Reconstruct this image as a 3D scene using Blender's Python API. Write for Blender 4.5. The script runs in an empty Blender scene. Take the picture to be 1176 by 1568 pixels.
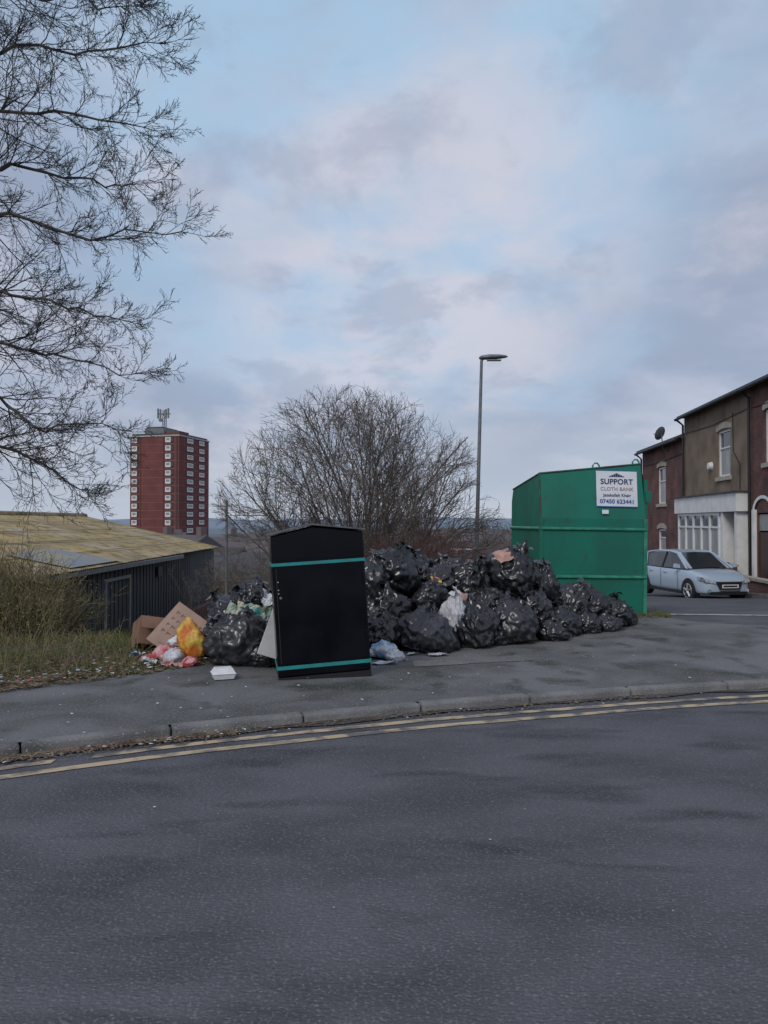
import bpy, bmesh, math, random
import numpy as np
import mathutils
from mathutils import Vector, Matrix, noise
R = random.Random(7)
scene = bpy.context.scene
scene.view_settings.view_transform = 'Standard'
try: scene.view_settings.look = 'None'
except Exception: pass
scene.view_settings.exposure = 0

# ------------------------------------------------------------------ materials
def mat(name, col, col2=None, rough=.7, scale=4, detail=4, lo=.35, hi=.65, bump=0, bscale=40, metallic=0,
        spec=.5, stretch=(1, 1, 1), speck=None, speck_scale=150, speck_lo=.6, speck_hi=.7, dist=.0, coat=0, bdist=.01, rough2=None,
        ridged=False, col3=None, scale3=1, lo3=.5, hi3=.6, stretch3=(1,1,1), rot3=0, bdetail=3):
    m = bpy.data.materials.new(name); m.use_nodes = True
    nt = m.node_tree; N = nt.nodes; L = nt.links
    bs = N['Principled BSDF']
    bs.inputs['Roughness'].default_value = rough
    bs.inputs['Metallic'].default_value = metallic
    bs.inputs['Specular IOR Level'].default_value = spec
    bs.inputs['Coat Weight'].default_value = coat
    bs.inputs['Coat Roughness'].default_value = .12
    bs.inputs['Base Color'].default_value = col
    if col2 is None and speck is None and not bump: return m
    tc = N.new('ShaderNodeTexCoord'); mp = N.new('ShaderNodeMapping'); mp.inputs['Scale'].default_value = stretch
    L.new(tc.outputs['Object'], mp.inputs['Vector'])
    out = None
    def layer(out, c, vec, sc, det, a, b, ds=0):
        n = N.new('ShaderNodeTexNoise'); n.inputs['Scale'].default_value = sc; n.inputs['Detail'].default_value = det; n.inputs['Distortion'].default_value = ds
        L.new(vec, n.inputs['Vector'])
        mr = N.new('ShaderNodeMapRange'); mr.inputs['From Min'].default_value = a; mr.inputs['From Max'].default_value = b
        L.new(n.outputs['Fac'], mr.inputs['Value'])
        mx = N.new('ShaderNodeMix'); mx.data_type = 'RGBA'
        if out is None: mx.inputs['A'].default_value = col
        else: L.new(out, mx.inputs['A'])
        mx.inputs['B'].default_value = c
        L.new(mr.outputs[0], mx.inputs['Factor']); return mx.outputs['Result'], mr.outputs[0]
    if col2 is not None:
        out, f = layer(out, col2, mp.outputs[0], scale, detail, lo, hi, dist)
        if rough2 is not None:
            m2 = N.new('ShaderNodeMapRange'); m2.inputs['To Min'].default_value = rough; m2.inputs['To Max'].default_value = rough2
            L.new(f, m2.inputs['Value']); L.new(m2.outputs[0], bs.inputs['Roughness'])
    if col3 is not None:
        mp3 = N.new('ShaderNodeMapping'); mp3.inputs['Scale'].default_value = stretch3; mp3.inputs['Location'].default_value=(3.3,7.1,0); mp3.inputs['Rotation'].default_value=(0,0,rot3)
        L.new(tc.outputs['Object'], mp3.inputs['Vector'])
        out, f = layer(out, col3, mp3.outputs[0], scale3, 9, lo3, hi3, .3)
    if speck is not None:
        out, f = layer(out, speck, tc.outputs['Object'], speck_scale, 2, speck_lo, speck_hi)
    if out is not None: L.new(out, bs.inputs['Base Color'])
    if bump:
        n = N.new('ShaderNodeTexNoise'); n.inputs['Scale'].default_value = bscale; n.inputs['Detail'].default_value = bdetail
        if ridged: n.noise_type = 'RIDGED_MULTIFRACTAL'; n.inputs['Distortion'].default_value=.8
        L.new(mp.outputs[0], n.inputs['Vector'])
        b = N.new('ShaderNodeBump'); b.inputs['Strength'].default_value = bump; b.inputs['Distance'].default_value = bdist
        L.new(n.outputs['Fac'], b.inputs['Height']); L.new(b.outputs[0], bs.inputs['Normal'])
        if coat: L.new(b.outputs[0], bs.inputs['Coat Normal'])
    return m

def brickmat(name, c1, c2, mortar, bw=.225, bh=.075):
    m = bpy.data.materials.new(name); m.use_nodes = True
    nt = m.node_tree; N = nt.nodes; L = nt.links; bs = N['Principled BSDF']; bs.inputs['Roughness'].default_value = .85
    tc = N.new('ShaderNodeTexCoord'); sp = N.new('ShaderNodeSeparateXYZ'); L.new(tc.outputs['Object'], sp.inputs[0])
    ad = N.new('ShaderNodeMath'); L.new(sp.outputs[0], ad.inputs[0]); L.new(sp.outputs[1], ad.inputs[1])
    cb = N.new('ShaderNodeCombineXYZ'); L.new(ad.outputs[0], cb.inputs[0]); L.new(sp.outputs[2], cb.inputs[1])
    br = N.new('ShaderNodeTexBrick'); br.inputs['Scale'].default_value = 1
    br.inputs['Brick Width'].default_value = bw; br.inputs['Row Height'].default_value = bh; br.inputs['Mortar Size'].default_value = .008
    br.inputs['Color1'].default_value = c1; br.inputs['Color2'].default_value = c2; br.inputs['Mortar'].default_value = mortar
    L.new(cb.outputs[0], br.inputs['Vector'])
    n = N.new('ShaderNodeTexNoise'); n.inputs['Scale'].default_value = 1.3; n.inputs['Detail'].default_value = 5
    L.new(tc.outputs['Object'], n.inputs['Vector'])
    mr = N.new('ShaderNodeMapRange'); mr.inputs['From Min'].default_value = .3; mr.inputs['From Max'].default_value = .7
    mr.inputs['To Min'].default_value = .45; mr.inputs['To Max'].default_value = 1.25
    L.new(n.outputs['Fac'], mr.inputs['Value'])
    vm = N.new('ShaderNodeVectorMath'); vm.operation = 'SCALE'; L.new(br.outputs['Color'], vm.inputs[0]); L.new(mr.outputs[0], vm.inputs['Scale'])
    L.new(vm.outputs[0], bs.inputs['Base Color'])
    return m

M_road = mat('asphalt', (.120, .122, .134, 1), (.072, .074, .084, 1), rough=.82, scale=1.5, detail=10, lo=.36, hi=.66, bump=1.0, bscale=60,
             stretch=(.7, 1.3, 1), speck=(.215, .216, .23, 1), speck_scale=85, speck_lo=.54, speck_hi=.78, dist=.3, spec=.3, bdist=.016, bdetail=5,
             col3=(.040,.041,.048,1), scale3=2.0, lo3=.55, hi3=.75, stretch3=(.5,1.7,1), rot3=-.28)
M_pave = mat('pavement_asphalt', (.155, .155, .158, 1), (.082, .085, .082, 1), rough=.85, scale=1.1, detail=8, lo=.38, hi=.64, bump=.8, bscale=60,
             speck=(.28, .275, .25, 1), speck_scale=55, speck_lo=.58, speck_hi=.76, dist=.8, col3=(.05,.053,.045,1), scale3=2.3, lo3=.54, hi3=.68)
M_kerb = mat('kerb_concrete', (.20, .198, .195, 1), (.09, .092, .09, 1), rough=.85, scale=3, lo=.4, hi=.7, bump=.6, bscale=60, speck=(.3,.29,.27,1), speck_scale=80)
M_yellow = mat('yellow_paint', (.50, .39, .25, 1), (.14, .13, .125, 1), rough=.75, scale=6, lo=.45, hi=.62, detail=7, bump=.4, bscale=90)
M_white_line = mat('white_line_paint', (.5, .5, .49, 1), (.15, .15, .15, 1), rough=.75, scale=6, lo=.45, hi=.7)
M_leaf = mat('dead_leaves', (.12, .075, .045, 1), (.22, .165, .11, 1), scale=9, rough=.9)
M_bark = mat('bark_grey', (.055, .05, .05, 1), (.09, .085, .08, 1), scale=10, rough=.9)
M_bark2 = mat('bark_shrub', (.095, .076, .066, 1), (.16, .135, .118, 1), scale=3, rough=.9)
M_red_twig = mat('red_twigs', (.085, .045, .04, 1), (.13, .075, .062, 1), scale=3, rough=.9)
M_brick = brickmat('red_brick', (.18, .058, .045, 1), (.11, .044, .037, 1), (.14, .115, .105, 1))
M_brick_t = mat('tower_brick', (.20, .066, .06, 1), (.15, .05, .047, 1), scale=.3, rough=.9)
M_stucco = mat('pebbledash', (.24, .18, .13, 1), (.13, .10, .075, 1), scale=1.1, lo=.38, hi=.68, detail=6, rough=.95, bump=.7, bscale=50)
M_slate = mat('slate_roof', (.05, .05, .055, 1), (.085, .083, .085, 1), scale=2.5, rough=.7)
M_white = mat('white_frame', (.78, .78, .77, 1), (.66, .66, .64, 1), scale=3, rough=.45)
M_cream = mat('cream_stone', (.45, .41, .34, 1), (.33, .3, .25, 1), scale=5, rough=.8)
M_glass = mat('window_glass', (.03, .035, .04, 1), rough=.06, spec=.9)
M_net = mat('net_curtain', (.38, .4, .4, 1), (.2, .21, .22, 1), scale=6, stretch=(4, 4, .3), rough=.3)
M_black = mat('black_iron', (.012, .012, .013, 1), rough=.5)
M_green = mat('bank_green_paint', (.004, .165, .108, 1), (.008, .125, .083, 1), rough=.42, scale=1.8, lo=.4, hi=.65, bump=.15, bscale=5, speck=(.03, .09, .06, 1), speck_scale=6, speck_lo=.6, speck_hi=.8, stretch=(1,1,.4))
M_green_l = mat('bank_green_ridge', (.05, .27, .18, 1), (.02, .17, .115, 1), rough=.4, scale=8)
M_rust = mat('rusty_edge', (.07, .05, .035, 1), (.02, .12, .08, 1), rough=.8, scale=9, lo=.45, hi=.55)
M_sign = mat('sign_white', (.74, .76, .8, 1), (.66,.68,.72,1), rough=.5)
M_sign_t = mat('sign_text_navy', (.03, .04, .10, 1), rough=.5)
M_sign_b = mat('sign_blue', (.03, .09, .35, 1), rough=.5)
M_sign_p = mat('sign_text_pink', (.35, .2, .22, 1), rough=.5)
M_binblk = mat('bin_gloss_black', (.0025, .0025, .005, 1), (.005, .005, .008, 1), rough=.2, rough2=.32, scale=3, spec=.22, bump=.03, bscale=4)
M_binroof = mat('bin_roof_edge', (.09, .092, .098, 1), (.16, .16, .16, 1), rough=.45, scale=10)
M_teal = mat('teal_stripe', (.02, .30, .29, 1), (.03, .22, .22, 1), rough=.35, scale=8)
M_bag = mat('bag_plastic_black', (.008, .008, .010, 1), (.014, .014, .016, 1), rough=.27, rough2=.4, scale=5, bump=.5, bscale=7, spec=.6, bdist=.018, stretch=(1, 1, .6), ridged=True, coat=.35, bdetail=2)
M_bag2 = mat('bag_plastic_grey', (.034, .035, .040, 1), (.018, .018, .022, 1), rough=.3, rough2=.42, scale=5, bump=.5, bscale=7, spec=.6, bdist=.018, stretch=(1, 1, .6), ridged=True, coat=.25, bdetail=2)
M_bagw = mat('bag_plastic_white', (.6, .6, .62, 1), (.42, .42, .45, 1), rough=.35, scale=6, bump=.5, bscale=9, bdist=.02, ridged=True)
M_card = mat('cardboard', (.24, .135, .085, 1), (.16, .09, .06, 1), rough=.9, scale=4)
M_card2 = mat('cardboard_flap', (.48, .33, .26, 1), (.38, .26, .2, 1), rough=.9, scale=5)
M_poly = mat('polystyrene', (.78, .79, .8, 1), (.68, .68, .68, 1), rough=.7, scale=12, bump=.3, bscale=90)
def litmat(n, c, c2): return mat('litter_'+n, c, c2, rough=.45, scale=9, lo=.42, hi=.58, bump=.5, bscale=14, bdist=.015, ridged=True)
M_lit = {'orange': litmat('orange', (.6, .17, .03, 1), (.65, .45, .08, 1)), 'red': litmat('red', (.45, .03, .04, 1), (.6, .35, .35, 1)),
         'white': litmat('white', (.66, .67, .70, 1), (.45, .46, .49, 1)), 'teal': litmat('teal', (.03, .3, .32, 1), (.5, .5, .36, 1)),
         'blue': litmat('blue', (.14, .32, .52, 1), (.62, .68, .72, 1)), 'pink': litmat('pink', (.5, .3, .24, 1), (.4, .22, .17, 1)),
         'sage': litmat('sage', (.28, .36, .30, 1), (.46, .48, .38, 1))}
M_galv = mat('galvanised_steel', (.2, .215, .22, 1), (.14, .15, .16, 1), rough=.5, metallic=.3, scale=5)
M_grey = mat('pale_board', (.56, .57, .58, 1), (.42, .43, .44, 1), rough=.8, scale=4)
M_conc = mat('concrete_pale', (.5, .47, .45, 1), (.38, .36, .35, 1), rough=.85, scale=1)

# ------------------------------------------------------------------ mesh builder
class MB:
    def __init__(s): s.v=[]; s.f=[]; s.mi=[]; s.mats=[]
    def m(s, material):
        if material not in s.mats: s.mats.append(material)
        return s.mats.index(material)
    def poly(s, pts, material, M=None):
        b=len(s.v)
        for p in pts:
            p=Vector(p); s.v.append(tuple(M@p if M else p))
        s.f.append(tuple(range(b,b+len(pts)))); s.mi.append(s.m(material))
    def mesh(s, vs, fs, material, M=None):
        b=len(s.v); k=s.m(material)
        for p in vs: s.v.append(tuple(M@Vector(p)) if M else tuple(p))
        for f in fs: s.f.append(tuple(i+b for i in f)); s.mi.append(k)
    def box(s, c, d, material, M=None):
        x,y,z=c; a,b,e=d[0]/2,d[1]/2,d[2]/2
        vs=[(x-a,y-b,z-e),(x+a,y-b,z-e),(x+a,y+b,z-e),(x-a,y+b,z-e),(x-a,y-b,z+e),(x+a,y-b,z+e),(x+a,y+b,z+e),(x-a,y+b,z+e)]
        s.mesh(vs,[(0,3,2,1),(4,5,6,7),(0,1,5,4),(1,2,6,5),(2,3,7,6),(3,0,4,7)],material,M)
    def bx(s, x0,x1,y0,y1,z0,z1, material, M=None):
        s.box(((x0+x1)/2,(y0+y1)/2,(z0+z1)/2),(abs(x1-x0),abs(y1-y0),abs(z1-z0)),material,M)
    def limb(s, pts, radii, sides, material, M=None, cap=True):
        n=len(pts); vs=[]; fs=[]
        for i,p in enumerate(pts):
            p=Vector(p)
            t=(Vector(pts[min(i+1,n-1)])-Vector(pts[max(i-1,0)]))
            if t.length<1e-9: t=Vector((0,0,1))
            t.normalize()
            a=Vector((0,0,1)) if abs(t.z)<.9 else Vector((1,0,0))
            u=t.cross(a).normalized(); w=t.cross(u)
            for k in range(sides):
                an=2*math.pi*k/sides
                q=p+(u*math.cos(an)+w*math.sin(an))*radii[i]; vs.append(tuple(q))
        for i in range(n-1):
            for k in range(sides):
                k2=(k+1)%sides
                fs.append((i*sides+k,i*sides+k2,(i+1)*sides+k2,(i+1)*sides+k))
        if cap and sides>3:
            fs.append(tuple(range(sides))); fs.append(tuple((n-1)*sides+k for k in range(sides)))
        s.mesh(vs,fs,material,M)
    def done(s, name, smooth=False, recalc=True, bevel=0, parent=None):
        me=bpy.data.meshes.new(name)
        me.from_pydata(s.v,[],s.f)
        for m in s.mats: me.materials.append(m)
        me.polygons.foreach_set('material_index', s.mi)
        if smooth: me.polygons.foreach_set('use_smooth',[True]*len(s.f))
        if recalc:
            bm=bmesh.new(); bm.from_mesh(me); bmesh.ops.recalc_face_normals(bm,faces=bm.faces); bm.to_mesh(me); bm.free()
        me.update()
        o=bpy.data.objects.new(name,me); scene.collection.objects.link(o)
        if bevel:
            b=o.modifiers.new('b','BEVEL'); b.width=bevel; b.segments=2; b.limit_method='ANGLE'; b.angle_limit=.6
        if parent: o.parent=parent
        return o
def empty(name, loc=(0,0,0)):
    e=bpy.data.objects.new(name,None); scene.collection.objects.link(e); e.location=loc; e.empty_display_size=.2; return e

# ------------------------------------------------------------------ terrain
RZ=.05
KX=[-60,-20,-8,-4.5,-2.45,-1.5,.27,2.36,3.44,5,9,12,60]; KY=[-24,-6.5,1.6,3.75,4.92,5.40,6.10,6.72,6.95,7.2,7.5,7.6,8.2]
KX=[a*.967 for a in KX]; KY=[a*.967 for a in KY]
_xs=np.linspace(-58,58,2321); _k=np.interp(_xs,KX,KY); _w=np.hanning(31); _w/=_w.sum(); _ks=np.convolve(np.pad(_k,15,mode='edge'),_w,'valid')
def ky(x): return float(np.interp(x,_xs,_ks))
BX=[-60,-20,-8,-3.2,-2.2,-1.7,-.6,1.5,3.0,3.95]; BY=[-21,-4,3.8,6.4,7.15,7.7,8.7,10.1,11.2,11.55]
def back(x): return float(np.interp(x,BX,BY))
def sm(t): t=max(0,min(1,t)); return t*t*(3-2*t)
def side_edge(x):
    return float(np.interp(x,[-20,0,2.4,3.95,4.35,4.9,6.5,9,12,40],[19,17.5,14.6,11.7,10.9,10.5,10.2,9.7,9.4,9.0]))
def nom(x,y):
    r=float(np.interp(y,[0,12.5,25,40,250,800,2000,4500,8000],[.1,.1,-.77,-1.35,-14,-24,-24,14,26]))
    l=float(np.interp(y,[0,9,20,40,250,800,2000,4500,8000],[.1,.1,-1.5,-2.9,-16,-24,-24,12,24]))
    w=sm((x+5)/6)
    z=l*(1-w)+r*w
    if y>60: z+=noise.noise(Vector((x*.0012,y*.0012,3)))*sm((y-60)/1500)*12*(1+2*sm((y-2500)/2000))
    return z
def terr(x,y):
    z=nom(x,y)
    k=ky(x)
    z=z-.02+ (0 if y>k+1 else -.14*(1-sm((y-k-.3)/.7)))
    if y>back(x)+.05 and y<60 and not(x>3.9): z+= .05*noise.noise(Vector((x*1.1,y*1.1,0)))+.02*noise.noise(Vector((x*4,y*4,1)))
    e=side_edge(x)
    if y>e-.1 and x>-3 and y<60: z-=.16*sm((y-e+.1)/.5)*sm((x+3)/1.5)
    return z
near=list(np.arange(-14,18.01,.3)); far=[18*1.14**i for i in range(1,45)]
xs=[-f for f in reversed([14*1.14**i for i in range(1,47)])]+near+far
ys=[-200,-100,-50,-25,-12,-6]+list(np.arange(-3,42,.33))+[42*1.1**i for i in range(1,56)]
vs=[(x,y,terr(x,y)) for y in ys for x in xs]; nx=len(xs)
fs=[(j*nx+i,j*nx+i+1,(j+1)*nx+i+1,(j+1)*nx+i) for j in range(len(ys)-1) for i in range(nx-1)]
M_ground=bpy.data.materials.new('grass_haze_ground'); M_ground.use_nodes=True
nt=M_ground.node_tree; N=nt.nodes; L=nt.links; bs=N['Principled BSDF']; bs.inputs['Roughness'].default_value=.95; bs.inputs['Specular IOR Level'].default_value=.1
tc=N.new('ShaderNodeTexCoord')
def nz(scale,lo,hi,det=5):
    n=N.new('ShaderNodeTexNoise'); n.inputs['Scale'].default_value=scale; n.inputs['Detail'].default_value=det; L.new(tc.outputs['Object'],n.inputs['Vector'])
    m=N.new('ShaderNodeMapRange'); m.inputs['From Min'].default_value=lo; m.inputs['From Max'].default_value=hi; L.new(n.outputs['Fac'],m.inputs['Value']); return m.outputs[0]
def mixc(f,a,b):
    m=N.new('ShaderNodeMix'); m.data_type='RGBA'; L.new(f,m.inputs['Factor'])
    for s,k in ((a,'A'),(b,'B')):
        if isinstance(s,tuple): m.inputs[k].default_value=s
        else: L.new(s,m.inputs[k])
    return m.outputs['Result']
c=mixc(nz(.8,.42,.58),(.07,.10,.03,1),(.10,.075,.045,1))
c=mixc(nz(12,.5,.65),c,(.05,.043,.028,1))
sp=N.new('ShaderNodeSeparateXYZ'); L.new(tc.outputs['Object'],sp.inputs[0])
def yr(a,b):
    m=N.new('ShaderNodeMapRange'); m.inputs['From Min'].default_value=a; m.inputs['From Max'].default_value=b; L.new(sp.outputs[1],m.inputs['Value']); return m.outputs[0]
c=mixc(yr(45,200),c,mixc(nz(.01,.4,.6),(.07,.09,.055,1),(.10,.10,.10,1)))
c=mixc(yr(300,3000),c,mixc(nz(.003,.4,.6),(.20,.26,.33,1),(.26,.31,.37,1)))  # distance haze painted into the far ground colour, blue-grey with growing y
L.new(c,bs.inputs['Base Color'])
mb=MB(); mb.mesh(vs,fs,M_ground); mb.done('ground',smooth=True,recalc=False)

def strip(name,xr,f0,f1,z,material,nr=2,zf=None):
    mb=MB(); vs=[];fs=[]
    for x in xr:
        for j in range(nr):
            t=j/(nr-1); y=f0(x)*(1-t)+f1(x)*t
            vs.append((x,y,z if zf is None else zf(x,y)+z))
    for i in range(len(xr)-1):
        for j in range(nr-1):
            a=i*nr+j; fs.append((a,a+nr,a+nr+1,a+1))
    mb.mesh(vs,fs,material); return mb.done(name,recalc=False)
xr=list(np.arange(-57,57.1,.5))
strip('main_road',xr,lambda x:min(-9,ky(x)-14),lambda x:ky(x)+.03,RZ,M_road)
xr=list(np.arange(-14,12.01,.1))
def kn(x,off):
    s=(ky(x+.1)-ky(x-.1))/.2; return ky(x)-off*math.sqrt(1+s*s)
mb=MB()
for off in (.19,.37):
    for i in range(len(xr)-1):
        if off==.19 and -2.1<xr[i]<-1.85: continue
        a,b=xr[i],xr[i+1]; j=lambda x:.012*noise.noise(Vector((x*4,off*30,0)))
        mb.poly([(a,kn(a,off+.075+j(a)),RZ+.005),(b,kn(b,off+.075+j(b)),RZ+.005),(b,kn(b,off),RZ+.005),(a,kn(a,off),RZ+.005)],M_yellow)
mb.done('double_yellow_lines',recalc=False)
M_gut=mat('gutter_dirt',(.06,.054,.048,1),(.11,.108,.108,1),rough=.95,scale=3,lo=.4,hi=.6,detail=6,bump=.8,bscale=50)
strip('gutter_dirt',xr,lambda x:kn(x,.11+.07*noise.noise(Vector((x*2,0,5)))-(.04 if x>0 else 0)),lambda x:ky(x)+.01,RZ+.009,M_gut)
mb=MB(); x=-14.0
while x<12:
    s=(ky(x+.4)-ky(x))/.4; dx=.93/math.sqrt(1+s*s); x1=x+dx
    a=Vector((x,ky(x),0)); b=Vector((x1,ky(x1),0)); d=(b-a).normalized(); n=Vector((-d.y,d.x,0))
    a=a+d*.004; b=b-d*.004; j=R.uniform(-.005,.005); off=n*R.uniform(-.003,.004)
    zt=.118+j
    A=[a+off,b+off,b+n*.12,a+n*.12]
    pts=[(p.x,p.y,-.05) for p in A]+[(A[0]+n*.014).to_tuple()[:2]+(zt,),(A[1]+n*.014).to_tuple()[:2]+(zt,),(A[2].x,A[2].y,zt),(A[3].x,A[3].y,zt)]
    mb.mesh(pts,[(0,3,2,1),(4,5,6,7),(0,1,5,4),(1,2,6,5),(2,3,7,6),(3,0,4,7)],M_kerb); x=x1
mb.done('kerb',bevel=.02)
def pb(x):
    if x<3.95: return back(x)+.09*noise.noise(Vector((x*3,2,2)))
    return side_edge(x)-.02
strip('pavement',xr,lambda x:kn(x,-.115),pb,.108,M_pave,nr=24,zf=lambda x,y:.012*noise.noise(Vector((x*.8,y*.8,0))))
M_patch=mat('pavement_patch',(.17,.167,.16,1),(.115,.115,.113,1),rough=.9,scale=3,bump=.5,bscale=80,speck=(.3,.29,.26,1),speck_scale=60)
mb=MB()
def patch(pts,seed):
    c=Vector((sum(p[0] for p in pts)/len(pts),sum(p[1] for p in pts)/len(pts),0)); out=[]
    n=len(pts)
    for i in range(n):
        a,b=Vector(pts[i]+(0,)),Vector(pts[(i+1)%n]+(0,))
        for k in range(8):
            p=a.lerp(b,k/8); p=p+(p-c).normalized()*.08*noise.noise(Vector((p.x*5,p.y*5,seed))); out.append((p.x,p.y,.113+.012*noise.noise(Vector((p.x*.8,p.y*.8,0)))))
    cz=(c.x,c.y,.113+.012*noise.noise(Vector((c.x*.8,c.y*.8,0))))
    for i in range(len(out)): mb.poly([cz,out[i],out[(i+1)%len(out)]],M_patch)
patch([(.3,7.45),(1.5,7.8),(1.4,8.1),(.3,7.8)],1); patch([(-3.9,4.2),(-2.5,4.95),(-2.8,5.4),(-4.2,4.7)],2)
mb.done('pavement_patch',recalc=False)
xr2=list(np.arange(-6,11.01,.35))
fx=lambda y: 9.4+.0907*y
mb=MB(); vs=[];fs=[];nr=60
for x in xr2:
    for j in range(nr):
        y=side_edge(x)+ (48-side_edge(x))*(j/(nr-1)); vs.append((x,y,nom(x,y)-.06))
for i in range(len(xr2)-1):
    for j in range(nr-1):
        a=i*nr+j; fs.append((a,a+nr,a+nr+1,a+1))
mb.mesh(vs,fs,M_road); mb.done('side_road',recalc=False)
mb=MB()
for i in range(40):
    x0,x1=4.3+i*.2,4.3+(i+1)*.2
    yy=lambda x:12.2-.10*(x-4.3)
    z=lambda x,y:nom(x,y)-.052
    mb.poly([(x0,yy(x0),z(x0,yy(x0))),(x1,yy(x1),z(x1,yy(x1))),(x1,yy(x1)+.12,z(x1,yy(x1))),(x0,yy(x0)+.12,z(x0,yy(x0)))],M_white_line)
mb.done('white_road_line',recalc=False)
mb=MB(); yy=list(np.arange(9,60,1.0))
for a,b in zip(yy[:-1],yy[1:]):
    z0,z1=nom(10,a)+.05,nom(10,b)+.05
    x0a,x0b=fx(a)-1.15,fx(b)-1.15
    mb.poly([(x0a,a,z0),(fx(a)+.2,a,z0),(fx(b)+.2,b,z1),(x0b,b,z1)],M_pave)
    mb.poly([(x0a-.12,a,z0+.004),(x0a,a,z0+.004),(x0b,b,z1+.004),(x0b-.12,b,z1+.004)],M_kerb)
    mb.poly([(x0a-.12,a,z0-.3),(x0a-.12,a,z0+.004),(x0b-.12,b,z1+.004),(x0b-.12,b,z1-.3)],M_kerb)
mb.done('far_pavement',recalc=False)

# ------------------------------------------------------------------ houses
HU=Vector((-.0903,-.9959,0)); HN=Vector((-.9959,.0903,0))
O=Vector((fx(31.4),31.4,0))
HM=Matrix(((HU.x,HN.x,0,O.x),(HU.y,HN.y,0,O.y),(0,0,1,0),(0,0,0,1)))
def wall_open(mb,M,u0,u1,w0,w1,out,ops,material,depth=.12):
    us=sorted(set([u0,u1]+[a for o in ops for a in o[:2]])); ws=sorted(set([w0,w1]+[a for o in ops for a in o[2:4]]))
    for i in range(len(us)-1):
        for j in range(len(ws)-1):
            cu=(us[i]+us[i+1])/2; cw=(ws[j]+ws[j+1])/2
            if any(o[0]<cu<o[1] and o[2]<cw<o[3] for o in ops): continue
            mb.poly([(us[i],out,ws[j]),(us[i+1],out,ws[j]),(us[i+1],out,ws[j+1]),(us[i],out,ws[j+1])],material,M)
    for o in ops:
        a,b,c,d=o[:4]
        for q in ([(a,out,c),(a,out-depth,c),(a,out-depth,d),(a,out,d)],[(b,out,c),(b,out-depth,c),(b,out-depth,d),(b,out,d)],
                  [(a,out,c),(b,out,c),(b,out-depth,c),(a,out-depth,c)],[(a,out,d),(b,out,d),(b,out-depth,d),(a,out-depth,d)]):
            mb.poly(q,material,M)
def window(mb,M,a,b,c,d,out,lint=None,net=True,t=.07):
    frame=M_white
    y0,y1=out-.115,out-.05
    mb.bx(a,a+t,y0,y1,c,d,frame,M); mb.bx(b-t,b,y0,y1,c,d,frame,M)
    mb.bx(a+t,b-t,y0,y1,c,c+t,frame,M); mb.bx(a+t,b-t,y0,y1,d-t,d,frame,M)
    m=c+(d-c)*.62
    mb.bx(a+t,b-t,y0,y1-.01,m-.025,m+.025,frame,M)
    mb.poly([(a,out-.10,c),(b,out-.10,c),(b,out-.10,m),(a,out-.10,m)],M_net if net else M_glass,M)
    mb.poly([(a,out-.10,m),(b,out-.10,m),(b,out-.10,d),(a,out-.10,d)],M_glass,M)
    if lint:
        mb.bx(a-.12,b+.12,out-.05,out+.07,c-.14,c-.003,lint,M)
        n=7
        for k in range(n):
            u0=a-.1+(b-a+.2)*k/n; u1=a-.1+(b-a+.2)*(k+1)/n; uc=((u0+u1)/2-a)/(b-a)*2-1
            h=.1*(1-uc*uc)
            mb.bx(u0,u1,out-.05,out+.03,d+.003+h*.5,d+.17+h,lint,M)
def house(name,u0,u1,base,eave,wallm,ops,D=8,pitch=1.9,sidem=None,extra=None):
    mb=MB(); sidem=sidem or M_brick
    wall_open(mb,HM,u0,u1,base,eave,0,ops,wallm)
    mb.poly([(u0,0,base),(u0,-D,base),(u0,-D,eave),(u0,-D/2,eave+pitch),(u0,0,eave)],sidem,HM)
    mb.poly([(u1,0,base),(u1,-D,base),(u1,-D,eave),(u1,-D/2,eave+pitch),(u1,0,eave)],sidem,HM)
    mb.poly([(u0,-D,base),(u1,-D,base),(u1,-D,eave),(u0,-D,eave)],sidem,HM)
    s=pitch/(D/2)
    for sgn in (0,1):
        e=.28; y0=e if sgn==0 else -D-e; zz=eave-e*s
        p=[(u0-.08,y0,zz+.03),(u1+.0,y0,zz+.03),(u1+.0,-D/2,eave+pitch+.03),(u0-.08,-D/2,eave+pitch+.03)]
        q=[(a,b,c+.12) for a,b,c in p]
        mb.mesh(p+q,[(0,1,2,3),(4,5,6,7),(0,1,5,4),(1,2,6,5),(2,3,7,6),(3,0,4,7)],M_slate,HM)
    mb.limb([(u0-.05,.34,eave-.11),(u1,.34,eave-.11)],[.06,.06],8,M_black,HM)
    mb.limb([(u0+.12,.34,eave-.13),(u0+.12,.09,eave-.35),(u0+.12,.07,base)],[.045]*3,8,M_black,HM)
    mb.bx(u0,u1,.0,.3,eave-.06,eave-.02,M_black,HM)
    mb.limb([(u0+.3,.03,eave-.7),((u0+u1)/2,.03,eave-.78),(u1-.2,.03,eave-.66)],[.012]*3,4,M_black,HM)
    if extra: extra(mb)
    return mb.done(name)
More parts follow.
